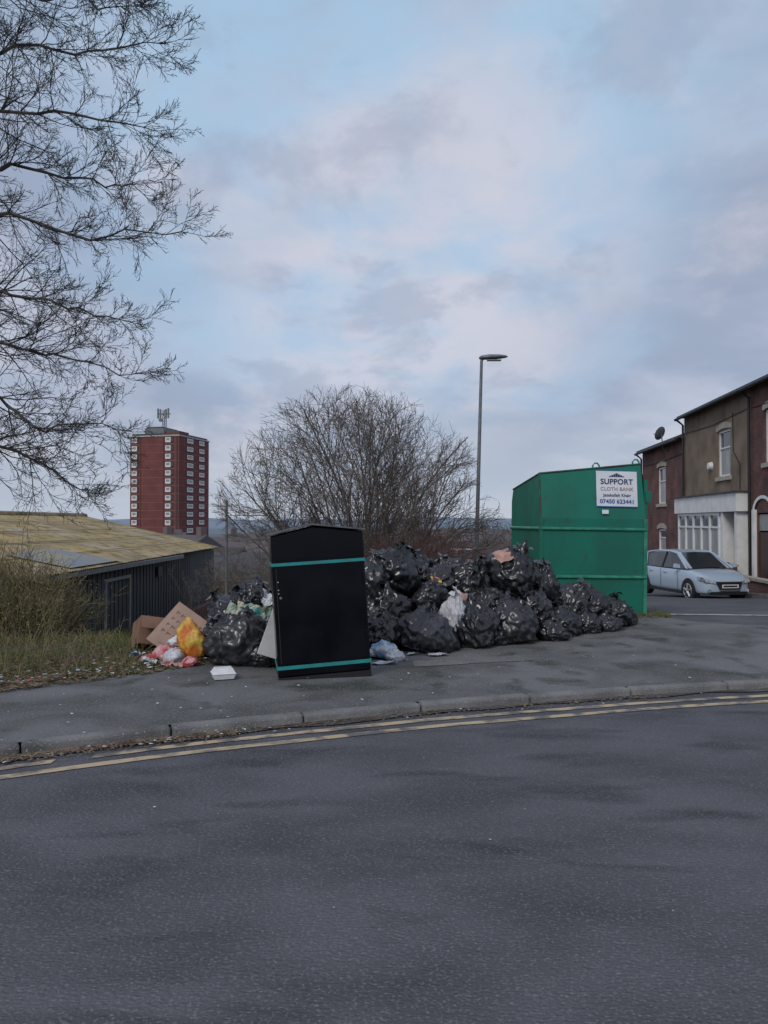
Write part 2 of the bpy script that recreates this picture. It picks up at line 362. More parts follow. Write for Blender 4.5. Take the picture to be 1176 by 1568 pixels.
def ex1(mb):
    mb.bx(.05,6.95,.005,.42,1.86,2.46,M_white,HM); mb.bx(.0,7.0,.0,.5,2.465,2.52,M_slate,HM)
    mb.bx(.3,5.1,.02,.34,-1,.12,M_cream,HM)
    mb.bx(.2,5.2,.0,.38,.125,.2,M_white,HM)
    for k in range(6):
        u=.3+4.72*k/5; mb.bx(u-.05,u+.05,.26,.34,.2,1.85,M_white,HM)
    mb.bx(.3,5.1,.27,.33,1.3,1.37,M_white,HM); mb.bx(.3,5.1,.27,.33,.205,.3,M_white,HM); mb.bx(.3,5.1,.27,.335,1.75,1.85,M_white,HM)
    mb.poly([(.3,.28,.2),(5.1,.28,.2),(5.1,.28,1.3),(.3,.28,1.3)],M_net,HM); mb.poly([(.3,.28,1.3),(5.1,.28,1.3),(5.1,.28,1.85),(.3,.28,1.85)],M_glass,HM)
    mb.bx(5.05,5.13,.02,.3,.2,1.85,M_white,HM)
    for u in (5.35,6.6): mb.bx(u,u+.2,.0,.36,-1,1.85,M_white,HM)
    mb.bx(5.6,6.55,-.1,-.05,-.9,1.15,M_cream,HM); mb.bx(5.6,6.55,-.1,-.06,1.2,1.8,M_glass,HM)
    mb.limb([(3.35,.0,3.55),(3.35,.14,3.55)],[.16,.12],12,M_white,HM)
    mb.limb([(6.2,.03,2.55),(6.2,.03,3.4),(5.6,.03,3.9),(5.55,.03,5.2)],[.014]*4,4,M_black,HM)
ops=[(4.0,5.25,3.1,4.72),(5.6,6.55,-.95,1.82)]
def ex1b(mb):
    ex1(mb); window(mb,HM,4.0,5.25,3.1,4.72,0,M_cream)
house('rendered_shop_house',0,7.0,-1.3,5.8,M_stucco,ops,extra=ex1b)
def ex2(mb):
    window(mb,HM,-4.1,-2.8,2.35,4.0,0,M_cream); window(mb,HM,-4.1,-2.8,.2,1.2,0,M_cream)
    c=Vector((-2.3,.25,5.35))
    vs=[];fs=[];n=16
    for r,dp in ((0,.0),(.16,.02),(.3,.07)):
        for k in range(n): vs.append((c.x+r*math.cos(2*math.pi*k/n),c.y+.1+dp,c.z+r*math.sin(2*math.pi*k/n)*1.05))
    for j in range(2):
        for k in range(n): fs.append((j*n+k,j*n+(k+1)%n,(j+1)*n+(k+1)%n,(j+1)*n+k))
    DM=HM@Matrix.Translation(c)@Matrix.Rotation(math.radians(55),4,'Z')@Matrix.Rotation(math.radians(25),4,'X')@Matrix.Translation(-c)
    mb.mesh(vs,fs,M_galv,DM)
    mb.limb([(c.x,c.y+.12,c.z-.25),(c.x,c.y+.5,c.z-.12)],[.015,.015],6,M_galv,DM)
    mb.limb([(c.x,.0,c.z-.75),(c.x,.25,c.z-.6),(c.x,.3,c.z)],[.025]*3,6,M_galv,HM)
house('brick_house',-7.0,-.003,-1.8,5.0,M_brick,[(-4.1,-2.8,2.35,4.0),(-4.1,-2.8,.2,1.2)],extra=ex2,pitch=1.5)
M_wb=mat('wheelie_plastic',(.02,.02,.022,1),rough=.5)
M_wb2=mat('brown_paint',(.06,.03,.02,1),rough=.5)
def ex3(mb):
    window(mb,HM,8.15,9.4,3.3,4.9,0,M_cream); window(mb,HM,9.6,11.3,.3,1.9,0,M_cream)
    mb.bx(7.55,8.6,-.1,-.05,-1,1.2,M_wb2,HM); mb.bx(7.55,8.6,-.1,-.06,1.25,1.75,M_net,HM)
    for u in (7.35,8.65): mb.bx(u,u+.16,.0,.1,-1.0,1.9,M_white,HM)
    for k in range(9):
        a0=math.pi*k/9; a1=math.pi*(k+1)/9; cu=8.08
        P=lambda a,r:(cu-r*math.cos(a),.06,1.85+r*.62*math.sin(a))
        mb.poly([P(a0,.62),P(a1,.62),P(a1,.78),P(a0,.78)],M_white,HM)
house('brick_house',7.003,14.5,-1.3,5.8,M_brick,[(8.15,9.4,3.3,4.9),(9.6,11.3,.3,1.9),(7.55,8.6,-.95,1.8)],extra=ex3)
house('brick_house',-14,-7.006,-2.2,3.7,M_brick,[(-11,-9.8,1.5,3)],extra=lambda mb:(window(mb,HM,-11,-9.8,1.5,3,0,M_cream),mb.bx(-8.6,-7.5,-2.3,-1.5,4.0,5.6,M_brick,HM),mb.bx(-8.66,-7.44,-2.36,-1.44,5.605,5.7,M_slate,HM)),pitch=1.2)
mb=MB(); mb.bx(7.2,14,.55,.77,-1.0,-.18,M_brick,HM); mb.bx(7.2,14,.5,.82,-.177,-.1,M_cream,HM); mb.bx(6.84,7.19,.48,.84,-1,.1,M_brick,HM); mb.bx(6.8,7.23,.44,.88,.103,.18,M_cream,HM)
mb.done('garden_wall')
def wheelie(u,o,material,zb):
    mb=MB(); M=HM@Matrix.Translation((u,o,zb))
    w0,w1=.22,.29
    vs=[(-w0,-.25,.06),(w0,-.25,.06),(w0,.22,.06),(-w0,.22,.06),(-w1,-.33,.95),(w1,-.33,.95),(w1,.33,.95),(-w1,.33,.95)]
    F=[(0,3,2,1),(4,5,6,7),(0,1,5,4),(1,2,6,5),(2,3,7,6),(3,0,4,7)]
    mb.mesh(vs,F,material,M)
    vs=[(-.31,-.36,.955),(.31,-.36,.955),(.31,.37,.955),(-.31,.37,.955),(-.28,-.33,1.04),(.28,-.33,1.04),(.25,.28,1.0),(-.25,.28,1.0)]
    mb.mesh(vs,F,material,M)
    mb.limb([(-.3,-.4,.98),(.3,-.4,.98)],[.02,.02],6,M_black,M)
    for s in (-.25,.25): mb.limb([(s-.03,-.26,.1),(s+.03,-.26,.1)],[.1,.1],10,M_black,M)
    mb.done('wheelie_bin',bevel=.01)
wheelie(6.2,.8,M_wb,-.83); wheelie(5.4,.8,M_wb2,-.85)

# ------------------------------------------------------------------ tower block
def tower():
    E=empty('tower_block',(0,0,0))
    mb=MB(); Yc=255
    C=Vector((-67.9,Yc,0)); al=math.radians(16)
    d1=Vector((-math.cos(al),math.sin(al)*.9,0)).normalized()
    M=Matrix(((-d1.x,d1.y,0,C.x),(-d1.y,-d1.x,0,C.y),(0,0,1,0),(0,0,0,1)))
    if (M@Vector((0,1,0))-C).y<0: M=M@Matrix.Diagonal((1,-1,1,1))
    W,D=18.2,21; zb,zt=-20,30.2
    mb.bx(-W,0,0,D,zb,zt,M_brick_t,M)
    mb.bx(-W-.2,.2,-.2,D+.2,zt+.01,zt+.45,M_conc,M)
    mb.bx(-W+.4,-.4,.4,D-.4,zt+.4,zt+1.1,M_slate,M)
    st=2.76; n=int((zt-zb)/st)
    Mred=mat('tower_panel',(.13,.035,.033,1),rough=.9); Mb=mat('tower_brown',(.06,.038,.038,1),rough=.8); mat_band=mat('tower_band',(.28,.16,.145,1),rough=.9)
    for i in range(n):
        z=zt-st*(i+1)+.15
        mb.bx(-W-.06,.06,-.06,D+.06,z-.12,z-.0,mat_band,M)
        for (a,b) in ((-W+.5,-W+3.2),(-5.1,-2.0)):
            mb.bx(a,b,-.10,-.02,z+.6,z+2.4,Mb,M)
            mb.bx(a+.1,a+2.1,-.16,-.11,z+.6,z+2.3,M_white,M); mb.bx(a+.5,a+1.7,-.2,-.165,z+1.25,z+2.05,M_net,M)
            mb.bx(a+2.2,b-.1,-.16,-.11,z+.9,z+2.1,M_glass,M)
        for (a,b) in ((5,9.6),(13.5,17.6)):
            mb.bx(.02,.10,a,b,z+.6,z+2.4,Mb,M); mb.bx(.11,.16,a+.2,b-.2,z+.75,z+2.3,M_white,M); mb.bx(.165,.2,a+.7,b-.7,z+1.25,z+2.05,M_net,M)
    mb.bx(-W+3.8,-W+4.0,-.09,-.02,zb,zt,Mred,M); mb.bx(-5.8,-5.4,-.09,-.02,zb,zt,Mred,M); mb.bx(-.9,-.5,-.09,-.02,zb,zt,Mb,M)
    mb.bx(-W+3,-8,4,16,zt+1.1,zt+3.4,M_galv,M); mb.bx(-W+3.4,-9,4.4,15,zt+3.4,zt+3.9,M_slate,M)
    mb.bx(-7.99,-3,5,12,zt+1.1,zt+2.4,M_brick_t,M)
    for k in range(24):
        x=-W+.2+(W-.4)*k/23; mb.limb([(x,.1,zt+.4),(x,.1,zt+1.5)],[.04,.04],4,M_galv,M)
    mb.limb([(-W,.1,zt+1.5),(0,.1,zt+1.5)],[.05,.05],4,M_galv,M)
    mx,my=-8.9,6
    for dx,dy in ((-.5,-.5),(.5,-.5),(.5,.5),(-.5,.5)): mb.limb([(mx+dx,my+dy,zt+3),(mx+dx*.8,my+dy*.8,zt+9.8)],[.12,.12],5,M_galv,M)
    for k in range(6):
        z=zt+3.5+k; mb.limb([(mx-.5,my-.5,z),(mx+.5,my-.5,z+1)],[.08,.08],4,M_galv,M); mb.limb([(mx+.5,my-.5,z),(mx+.5,my+.5,z+1)],[.08,.08],4,M_galv,M)
    mb.bx(mx-2.1,mx+2.1,my-.6,my+.6,zt+8.3,zt+8.5,M_galv,M)
    for dx in (-2.0,-1.1,1.0,1.9): mb.bx(mx+dx-.25,mx+dx+.25,my-1,my-.6,zt+6.8,zt+9.6+abs(dx)*.3,M_galv,M)
    mb.limb([(mx-1,my-.7,zt+6.2),(mx-1,my-1.2,zt+6.2)],[.6,.6],12,M_galv,M)
    mb.done('body',parent=E)
tower()

# ------------------------------------------------------------------ shed building
M_lich=mat('lichen_roof',(.40,.31,.145,1),(.26,.22,.15,1),scale=.8,lo=.38,hi=.62,detail=9,rough=.95,speck=(.17,.135,.07,1),speck_scale=2.4,speck_lo=.48,speck_hi=.7,bump=.3,bscale=15,col3=(.39,.33,.24,1),scale3=.7,lo3=.5,hi3=.62)
M_seamr=mat('roof_seam',(.20,.155,.085,1),(.32,.25,.13,1),scale=3,rough=.95)
M_bluegrey=mat('roof_sheet_bluegrey',(.22,.25,.29,1),(.32,.29,.21,1),scale=1,rough=.9,lo=.4,hi=.6,detail=8)
M_plank=[mat('shed_plank%d'%i,c,c2,rough=.8,scale=2,stretch=(1,1,.2)) for i,(c,c2) in enumerate([((.062,.069,.077,1),(.04,.047,.051,1)),((.08,.088,.095,1),(.05,.056,.062,1)),((.05,.06,.065,1),(.062,.069,.072,1))])]
E=empty('shed_building',(-8,18,0))
def wx(y): return -8.0-.5*(y-18)/20
mb=MB(); T=Matrix.Translation(Vector((8,-18,0)))
y=18.15;k=0
while y<38:
    y1=y+.19; pr=.02+.03*(k%2)
    mb.bx(wx(y)-.1,wx(y)-.03+pr,y+.004,y1-.004,-3.1,.22,M_plank[R.randint(0,2)],T); y=y1;k+=1
mb.bx(wx(28)-.25,wx(28)-.12,18.1,38,-3.2,.2,M_plank[2],T)
for yy0 in (22.3,24.6): mb.bx(wx(yy0)-.02,wx(yy0)+.07,yy0,yy0+.10,-2.6,-.15,M_bluegrey,T)
mb.bx(wx(23.4)-.02,wx(23.4)+.07,22.41,24.58,-.25,-.15,M_bluegrey,T)
mb.bx(wx(28)+.02,wx(28)+.12,27.8,28.2,-.45,-.1,M_black,T)
mb.bx(wx(36)-6,wx(36)-.3,37.9,38.1,-3.2,.2,M_brick,T)
mb.poly([(-8.1,18.1,-3),(-20.5,18.1,-3),(-20.5,18.1,.2),(-14.3,18.1,1.6),(-8.1,18.1,.2)],M_plank[0],T)
mb.done('walls',parent=E)
mb=MB()
def roofplane(x0e,z0e,x1,z1):
    n=int(20.4/.05); vs=[];fs=[]; m=7
    for i in range(n+1):
        y=17.8+i*.05; c=.022*math.sin(i*.05/.146*2*math.pi); w=wx(y)-wx(18)
        for j in range(m):
            t=j/(m-1); vs.append((x0e+(x1-x0e)*t+w,y,z0e+(z1-z0e)*t+c+.03))
    for i in range(n):
        for j in range(m-1): a=i*m+j; fs.append((a,a+1,a+m+1,a+m))
    mb.mesh(vs,fs,M_lich,T)
roofplane(-7.7,.26,-14.3,1.78); roofplane(-20.9,.26,-14.3,1.78)
mb.bx(-7.86,-7.78,17.8,30,.12,.25,M_galv,T)
for t in (.2,.4,.6,.8):
    x=-7.7-6.6*t; z=.26+1.52*t+.05; mb.bx(x-.015,x+.015,17.8,38,z-.01,z+.006,M_seamr,T)
mb.poly([(-7.7,17.76,.05),(-14.3,17.76,1.55),(-14.3,17.76,1.84),(-7.7,17.76,.31)],M_lich,T)
vs=[(-7.85,19.3,.335),(-9.4,19.0,.69),(-9.6,22.2,.73),(-7.9,23.2,.34)]
mb.poly([(a,b,c+.03) for a,b,c in vs],M_bluegrey,T)
mb.limb([(-14.3,17.8,1.83),(-14.8,38.2,1.83)],[.12,.12],8,M_lich,T)
mb.done('roof',parent=E)
mb=MB(); mb.bx(-8.9,-4.0,39.2,39.5,-3.2,-1.5,M_brick); mb.bx(-8.95,-3.95,39.15,39.55,-1.497,-1.4,M_cream)
mb.bx(-7.6,-7.3,22.5,39,-3,-1.9,M_brick); mb.done('brick_wall')

def simple_house(mb,cx,cy,w,d,zb,ze,zr,rot,wm,rm,win=True,chim=True):
    M=Matrix.Translation((cx,cy,0))@Matrix.Rotation(rot,4,'Z')
    mb.bx(-w/2,w/2,-d/2,d/2,zb,ze,wm,M)
    p=[(-w/2-.2,-d/2-.3,ze),(w/2+.2,-d/2-.3,ze),(w/2+.2,0,zr),(-w/2-.2,0,zr),(-w/2-.2,d/2+.3,ze),(w/2+.2,d/2+.3,ze)]
    mb.mesh(p,[(0,1,2,3),(3,2,5,4),(0,3,4),(1,5,2)],rm,M)
    if win:
        n=max(2,int(w/3))
        for i in range(n):
            x=-w/2+(i+.5)*w/n
            for z in ([zb+1.0,zb+3.6] if ze-zb>4.5 else [zb+1.0]):
                mb.bx(x-.6,x+.6,-d/2-.06,-d/2-.01,z,z+1.3,M_white,M); mb.bx(x-.48,x+.48,-d/2-.09,-d/2-.065,z+.1,z+1.2,M_glass,M)
    if chim:
        for x in (-w/2+1,w/2-1): mb.bx(x-.5,x+.5,-.4,.4,zr-.6,zr+1.0,wm,M)
M_tile=mat('roof_tile_brown',(.085,.06,.052,1),(.06,.048,.045,1),scale=2,rough=.9)
for (cx,cy,w,d,zb,ze,zr,rot,rm,ch) in [(-10.6,52,8.5,7,-5,-2.0,-.5,.12,M_slate,False),(-18,66,12,8,-6.5,-2.5,-.6,-.1,M_tile,False),(10,75,14,8,-8,-2.6,-.3,.1,M_tile,True),(-1,88,16,8,-9,-3.5,-1,-.15,M_slate,True)]:
    mb=MB(); simple_house(mb,cx,cy,w,d,zb,ze,zr,rot,M_brick,rm,True,ch); mb.done('terraced_house')
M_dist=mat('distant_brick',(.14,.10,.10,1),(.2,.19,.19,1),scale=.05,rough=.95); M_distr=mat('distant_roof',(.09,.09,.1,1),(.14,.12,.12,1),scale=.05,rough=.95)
mb=MB()
for i in range(420):
    y=R.uniform(95,900); x=R.uniform(-.55,.55)*y
    if abs(x+70)<22 and 230<y<290: continue
    z=nom(x,y); w=R.uniform(8,26); h=R.uniform(4.5,6.5)
    if z+h+3>0: h=4
    simple_house(mb,x,y,w,8,z-1,z+h,z+h+2.5,R.uniform(-.8,.8),M_dist,M_distr,win=y<250,chim=True)
mb.done('distant_town')

# ------------------------------------------------------------------ street furniture
mb=MB(); Y=22
mb.limb([(2.63,Y,-.85),(2.635,Y,.75),(2.64,Y,.8),(2.79,Y,6.1),(2.80,Y,6.18)],[.1,.1,.06,.042,.04],12,M_galv)
mb.limb([(2.80,Y,6.15),(2.86,Y,6.19),(2.95,Y,6.2)],[.035,.03,.03],8,M_galv)
vs=[];fs=[];st=[(2.72,.05,.03),(2.78,.11,.06),(3.0,.15,.08),(3.3,.14,.065),(3.48,.09,.04),(3.54,.03,.012)]
for x,w,h in st:
    for a in range(10):
        an=2*math.pi*a/10; zz=math.sin(an)*h*(1.2 if math.sin(an)>0 else .7); vs.append((x,Y+math.cos(an)*w,6.2+zz+(x-2.7)*.05))
for i in range(len(st)-1):
    for a in range(10): fs.append((i*10+a,i*10+(a+1)%10,(i+1)*10+(a+1)%10,(i+1)*10+a))
fs+= [tuple(range(10)),tuple(50+a for a in range(10))]
mb.mesh(vs,fs,M_galv); mb.bx(2.95,3.35,Y-.09,Y+.09,6.13,6.15,M_net)
mb.bx(2.53,2.74,Y-.105,Y-.1,-.3,.3,M_galv); mb.done('street_lamp')
mb=MB(); mb.limb([(-4.9,24,-2.2),(-4.9,24,2.15)],[.045,.04],8,M_galv); mb.limb([(-4.9,24,2.15),(-4.9,24,2.2)],[.055,.03],8,M_galv); mb.box((-4.9,23.93,-.9),(.14,.06,.3),M_grey); mb.done('metal_post')

# ------------------------------------------------------------------ black bin
M_seam=mat('bin_seam',(.02,.02,.022,1),rough=.6)
d=Vector((math.cos(math.radians(10)),math.sin(math.radians(10)),0)); w=.83; dp=.62
base=Vector((-.93,6.82,.108))
BM=Matrix(((d.x,-d.y,0,base.x),(d.y,d.x,0,base.y),(0,0,1,base.z),(0,0,0,1)))@Matrix.Rotation(math.radians(-3.4),4,'Y')@Matrix.Rotation(math.radians(-1),4,'X')
E=empty('textile_bin',tuple(base)); BM=Matrix.Translation(-base)@BM
H=1.27
mb=MB()
pf=[(0,0,.02),(w,0,.02),(w,0,H),(w*.45,0,H+.07),(0,0,H)]
pbk=[(a,dp,c) for a,_,c in pf]
mb.mesh(pf+pbk,[(0,1,2,3,4),(9,8,7,6,5),(0,5,6,1),(1,6,7,2),(2,7,8,3),(3,8,9,4),(4,9,5,0)],M_binblk,BM)
mb.done('body',parent=E,bevel=.012)
mb=MB()
rf=[(-.02,H+.008),(w*.45,H+.08),(w+.02,H+.008)]
vs=[(x,-.025,z) for x,z in rf]+[(x,dp+.03,z) for x,z in rf]+[(x,-.025,z+.015) for x,z in rf]+[(x,dp+.03,z+.015) for x,z in rf]
mb.mesh(vs,[(0,1,4,3),(1,2,5,4),(6,7,10,9),(7,8,11,10),(0,1,7,6),(1,2,8,7),(3,4,10,9),(4,5,11,10),(0,3,9,6),(2,5,11,8)],M_binroof,BM)
mb.done('roof',parent=E)
mb=MB()
for z,h in ((1.0,.028),(.085,.032)):
    mb.bx(-.004,w+.004,-.008,-.001,z,z+h,M_teal,BM); mb.bx(-.009,-.002,0,dp,z,z+h,M_teal,BM); mb.bx(w+.002,w+.009,0,dp,z,z+h,M_teal,BM)
mb.done('stripes',parent=E)
mb=MB()
mb.bx(.03,w-.03,-.006,-.001,.13,.985,M_binblk,BM)
mb.bx(.03,w-.03,-.006,-.001,1.05,1.24,M_binblk,BM)
for z in (.3,.82): mb.limb([(w-.02,-.012,z),(w-.02,-.012,z+.08)],[.012,.012],8,M_binblk,BM)
mb.bx(.03,.036,-.0085,-.0065,.14,.98,M_seam,BM)
mb.limb([(.06,-.004,.72),(.06,-.016,.72)],[.012,.012],10,M_galv,BM)
for z in (.76,.79,.86): mb.limb([(.045,-.004,z),(.045,-.010,z)],[.005,.005],6,M_white,BM)
mb.bx(.0,w,.0,dp,-.08,.015,M_black,BM)
mb.done('fittings',parent=E,bevel=.002)

# ------------------------------------------------------------------ green clothing bank
GO=Vector((2.33,11.55,.07)); ph=math.radians(3.5)
GE=empty('clothing_bank',tuple(GO))
GM=Matrix.Rotation(ph,4,'Z')@Matrix.Rotation(math.radians(.8),4,'Y')
W=1.62; Dp=1.95; hl,hr=2.17,2.34; zs=1.5
mb=MB()
prof_l=[(0,0),(0,zs),(.10,hl),(Dp-.1,hl-.17),(Dp,zs+.3),(Dp,0)]
prof_r=[(0,0),(0,zs),(.10,hr),(Dp-.1,hr-.2),(Dp,zs+.3),(Dp,0)]
vs=[(0,y,z) for y,z in prof_l]+[(W if z<2 else W-.06,y,z) for y,z in prof_r]
n=6; fs=[tuple(range(n)),tuple(range(2*n-1,n-1,-1))]+[(i,(i+1)%n,(i+1)%n+n,i+n) for i in range(n)]
mb.mesh(vs,fs,M_green,GM); mb.done('body',parent=GE,bevel=.012)
mb=MB()
def rib(z,s=.028,mt=M_green_l):
    mb.mesh([(0,-.002,z-s),(W,-.002,z-s),(W,-.035,z-s*.3),(0,-.035,z-s*.3),(W,-.035,z+s*.3),(0,-.035,z+s*.3),(W,-.002,z+s),(0,-.002,z+s)],
            [(0,1,2,3),(3,2,4,5),(5,4,6,7),(0,3,5,7),(1,2,4,6)],mt,GM)
    mb.mesh([(-.002,0,z-s),(-.002,Dp,z-s),(-.035,Dp,z-s*.3),(-.035,0,z-s*.3),(-.035,Dp,z+s*.3),(-.035,0,z+s*.3),(-.002,Dp,z+s),(-.002,0,z+s)],
            [(0,1,2,3),(3,2,4,5),(5,4,6,7),(0,3,5,7),(1,2,4,6)],mt,GM)
rib(1.34); rib(.62)
mb.bx(W-.04,W+.012,-.014,.05,0,1.5,M_green_l,GM); mb.bx(-.012,.035,-.014,.05,0,1.5,M_green,GM)
mb.bx(-.01,W+.01,-.018,-.003,0,.07,M_rust,GM)
mb.limb([(0,.1,hl+.005),(W-.06,.1,hr+.005)],[.016,.016],6,M_rust,GM); mb.limb([(-.0,.1,hl+.005),(-.0,Dp-.1,hl-.165)],[.014,.014],6,M_rust,GM)
mb.limb([(-.005,.0,0),(-.005,.0,zs),(-.005,.1,hl)],[.014]*3,6,M_rust,GM)
for x in (.88,1.50):
    z=hl+(hr-hl)*x/W
    pts=[(x-.05,.14,z-.02),(x-.05,.14,z+.05),(x-.02,.14,z+.085),(x+.02,.14,z+.085),(x+.05,.14,z+.05),(x+.05,.14,z-.02)]
    mb.limb(pts,[.013]*6,6,M_green_l,GM)
mb.bx(W-.0,W+.09,.03,.12,1.75,1.92,M_green,GM); mb.bx(W-.02,W+.03,.05,.3,1.55,2.1,M_green,GM)
mb.done('fittings',parent=GE)
SM=GM@Matrix.Translation((.855,.022,1.78))@Matrix.Rotation(math.radians(-7.5),4,'X')@Matrix.Rotation(math.radians(.5),4,'Y')
mb=MB(); mb.bx(0,.63,-.006,.0,-.10,.46,M_sign,SM)
for a in [(0.0,.63,.452,.46),(0,.63,-.1,-.088)]: mb.bx(a[0],a[1],-.0085,-.0065,a[2],a[3],M_sign_b,SM)
for i in range(7):
    h=[.015,.03,.045,.06,.045,.03,.015][i]; mb.bx(.2+i*.034,.23+i*.034,-.009,-.007,.36,.36+h,M_sign_t,SM)
mb.bx(.07,.17,-.032,-.028,-.21,-.15,M_sign,SM)
mb.done('sign_board',parent=GE)
def text(body,size,x,z,material,bold=0):
    cu=bpy.data.curves.new('t','FONT'); cu.body=body; cu.size=size; cu.align_x='CENTER'; cu.extrude=.0006; cu.offset=bold; cu.space_character=1.05
    o=bpy.data.objects.new('sign_text',cu); scene.collection.objects.link(o)
    dg=bpy.context.evaluated_depsgraph_get(); me=bpy.data.meshes.new_from_object(o.evaluated_get(dg)); bpy.data.objects.remove(o)
    o=bpy.data.objects.new('sign_text',me); me.materials.clear(); me.materials.append(material); scene.collection.objects.link(o); o.parent=GE
    o.matrix_local=SM@Matrix.Translation((x,-.0105,z))@Matrix.Rotation(math.pi/2,4,'X')
text('SUPPORT',.115,.315,.25,M_sign_t,.0025); text('CLOTH BANK',.078,.315,.15,M_sign_p,.0005); text('Jazakallah Khair',.064,.315,.06,M_sign_t,.0012); text('07450 623441',.088,.315,-.045,M_sign_b,.0022)

# ------------------------------------------------------------------ bags
def bag(x,y,z,rx,rz,seed,material=None,ry=None,name='garbage_bag',knot=True,tilt=None,sub=5):
    material=material or (M_bag2 if seed%3==1 else M_bag); ry=ry or rx*R.uniform(.8,1.0)
    bm=bmesh.new(); bmesh.ops.create_icosphere(bm,subdivisions=sub,radius=1)
    s=Vector((seed*3.17,seed*1.31,seed*2.7)); nn=noise.noise
    npl=7+seed%5
    rid=lambda v,p:max(0,1-abs(v)*2.6)**p
    for v in bm.verts:
        d=v.co.normalized(); q=Vector((d.x,d.y,d.z*.45))
        warp=Vector((nn(d*1.8+s),nn(d*1.8-s),nn(d*1.8+s*2)))*.55
        n1=nn(d*1.2+s)
        r=.90+.20*n1+.17*rid(nn((q+warp)*1.8+s*2),2)+.10*rid(nn((q+warp)*3.6+s*3),2)+.045*rid(nn((q+warp)*7.5+s),2)
        t=max(0,(d.z-.1)/.9); an=math.atan2(d.y,d.x)
        r+=(abs(math.sin(an*npl/2+3*n1+seed))-.6)*.15*t*(1-t*.6)
        hx=1-.42*t*t
        px,py,pz=d.x*r*hx,d.y*r*hx,d.z*r*(1.0+.08*t)
        if knot and d.z>.93: pz+=.26*((d.z-.93)/.07)**1.6
        if pz<-.62: pz=-.62-(-.62-pz)*.12; px*=1.08; py*=1.08
        v.co=(px*rx,py*ry,pz*rz)
    if knot:
        for k in range(5):
            an=R.uniform(0,6.28); l=R.uniform(.06,.13); b=Vector((0,0,rz*1.12)); t_=b+Vector((math.cos(an)*l,math.sin(an)*l,R.uniform(-.02,.07)))
            sd=Vector((-math.sin(an),math.cos(an),0))*l*.5
            m_=(b+t_)/2+Vector((0,0,.02))
            a=[bm.verts.new(b),bm.verts.new(m_+sd*.6),bm.verts.new(t_+sd+Vector((0,0,R.uniform(-.03,.03)))),bm.verts.new(t_-sd*.6),bm.verts.new(m_-sd*.5)]
            bm.faces.new((a[0],a[1],a[4])); bm.faces.new((a[1],a[2],a[3],a[4]))
    for f in bm.faces: f.smooth=True
    me=bpy.data.meshes.new(name); bm.to_mesh(me); bm.free(); me.materials.append(material)
    o=bpy.data.objects.new(name,me); scene.collection.objects.link(o); o.location=(x,y,z)
    a=(.25 if z<.36 else .65) if tilt is None else tilt
    o.rotation_euler=(R.uniform(-a,a)+(.25 if z>.36 and tilt is None else 0),R.uniform(-a,a),R.uniform(0,6.28)); return o
BL=[
(.45,8.5,.27,.33,.27),(.03,8.95,.47,.30,.29),(1.03,8.75,.30,.28,.30),(1.50,9.0,.30,.29,.30),(2.22,9.6,.24,.29,.20),(1.84,9.5,.37,.25,.29),
(.53,9.2,.54,.25,.27),(.09,9.25,.90,.31,.30),(.42,9.65,.84,.22,.27),(.70,9.6,.72,.26,.25),(1.08,9.6,.74,.30,.27),(1.56,9.5,.88,.34,.29),
(2.04,10.0,.68,.24,.29),(1.28,9.35,.48,.27,.25),(1.62,9.5,.55,.22,.22),(2.42,10.15,.44,.28,.28),(2.76,10.3,.33,.26,.28),(3.08,10.4,.26,.27,.23),
(-.12,9.0,.82,.24,.26),(.0,8.6,.26,.28,.22),(-.2,9.4,.4,.3,.32),(.85,10.2,.80,.26,.22),(.5,10.2,.84,.25,.25),(1.3,10.3,.78,.27,.22),(1.88,9.9,.78,.20,.22),
(.8,9.2,.30,.28,.26),(1.9,10.3,.5,.34,.4),(1.2,10.0,.4,.4,.34),(.5,9.9,.4,.4,.36),(2.3,10.6,.3,.32,.26),(.15,9.8,.6,.32,.4),(2.55,9.85,.21,.23,.16),(1.98,9.2,.20,.21,.14),
(2.88,10.0,.18,.2,.13),(1.25,8.85,.21,.2,.16),(3.3,10.55,.19,.17,.13)]
for i,b in enumerate(BL): bag(b[0],b[1],b[2],b[3],b[4],i+1)
bag(.77,8.70,.42,.14,.27,61,M_bagw,ry=.14,name='white_carrier_bag',tilt=.15)
for i,b in enumerate([(-1.42,7.68,.31,.33,.29),(-1.6,8.3,.42,.28,.30),(-1.2,8.4,.4,.28,.3),(-1.45,8.6,.60,.28,.22),(-1.72,7.95,.27,.2,.2),(-1.15,7.55,.19,.2,.14),(-1.75,8.6,.5,.22,.2),(-1.35,8.1,.62,.24,.16)]): bag(*b,40+i)

def sheet(x,y,z,sx,sy,material,name,rot=None,amp=.35,seed=0):
    n=16; vs=[];fs=[]
    for i in range(n+1):
        for j in range(n+1):
            u=(i/n-.5);v=(j/n-.5); h=noise.noise(Vector((u*3+seed,v*3,seed*1.7)))*amp+abs(noise.noise(Vector((u*7,v*7+seed,2))))*amp*.6
            k=1+.25*noise.noise(Vector((u*2,v*2,seed+9)))
            vs.append((u*sx*k,v*sy*k,h*min(sx,sy)))
    for i in range(n):
        for j in range(n): a=i*(n+1)+j; fs.append((a,a+1,a+n+2,a+n+1))
    mb=MB(); mb.mesh(vs,fs,material); o=mb.done(name,smooth=False,recalc=False); o.location=(x,y,z); o.rotation_euler=rot or (R.uniform(-.3,.3),R.uniform(-.3,.3),R.uniform(0,6)); return o
bag(-1.93,7.75,.30,.15,.22,70,M_lit['orange'],ry=.1,name='crisp_bag',knot=False,tilt=.2,sub=4)
bag(-2.2,7.8,.17,.15,.09,71,M_lit['red'],ry=.12,name='food_packaging',knot=False,tilt=.2,sub=4)
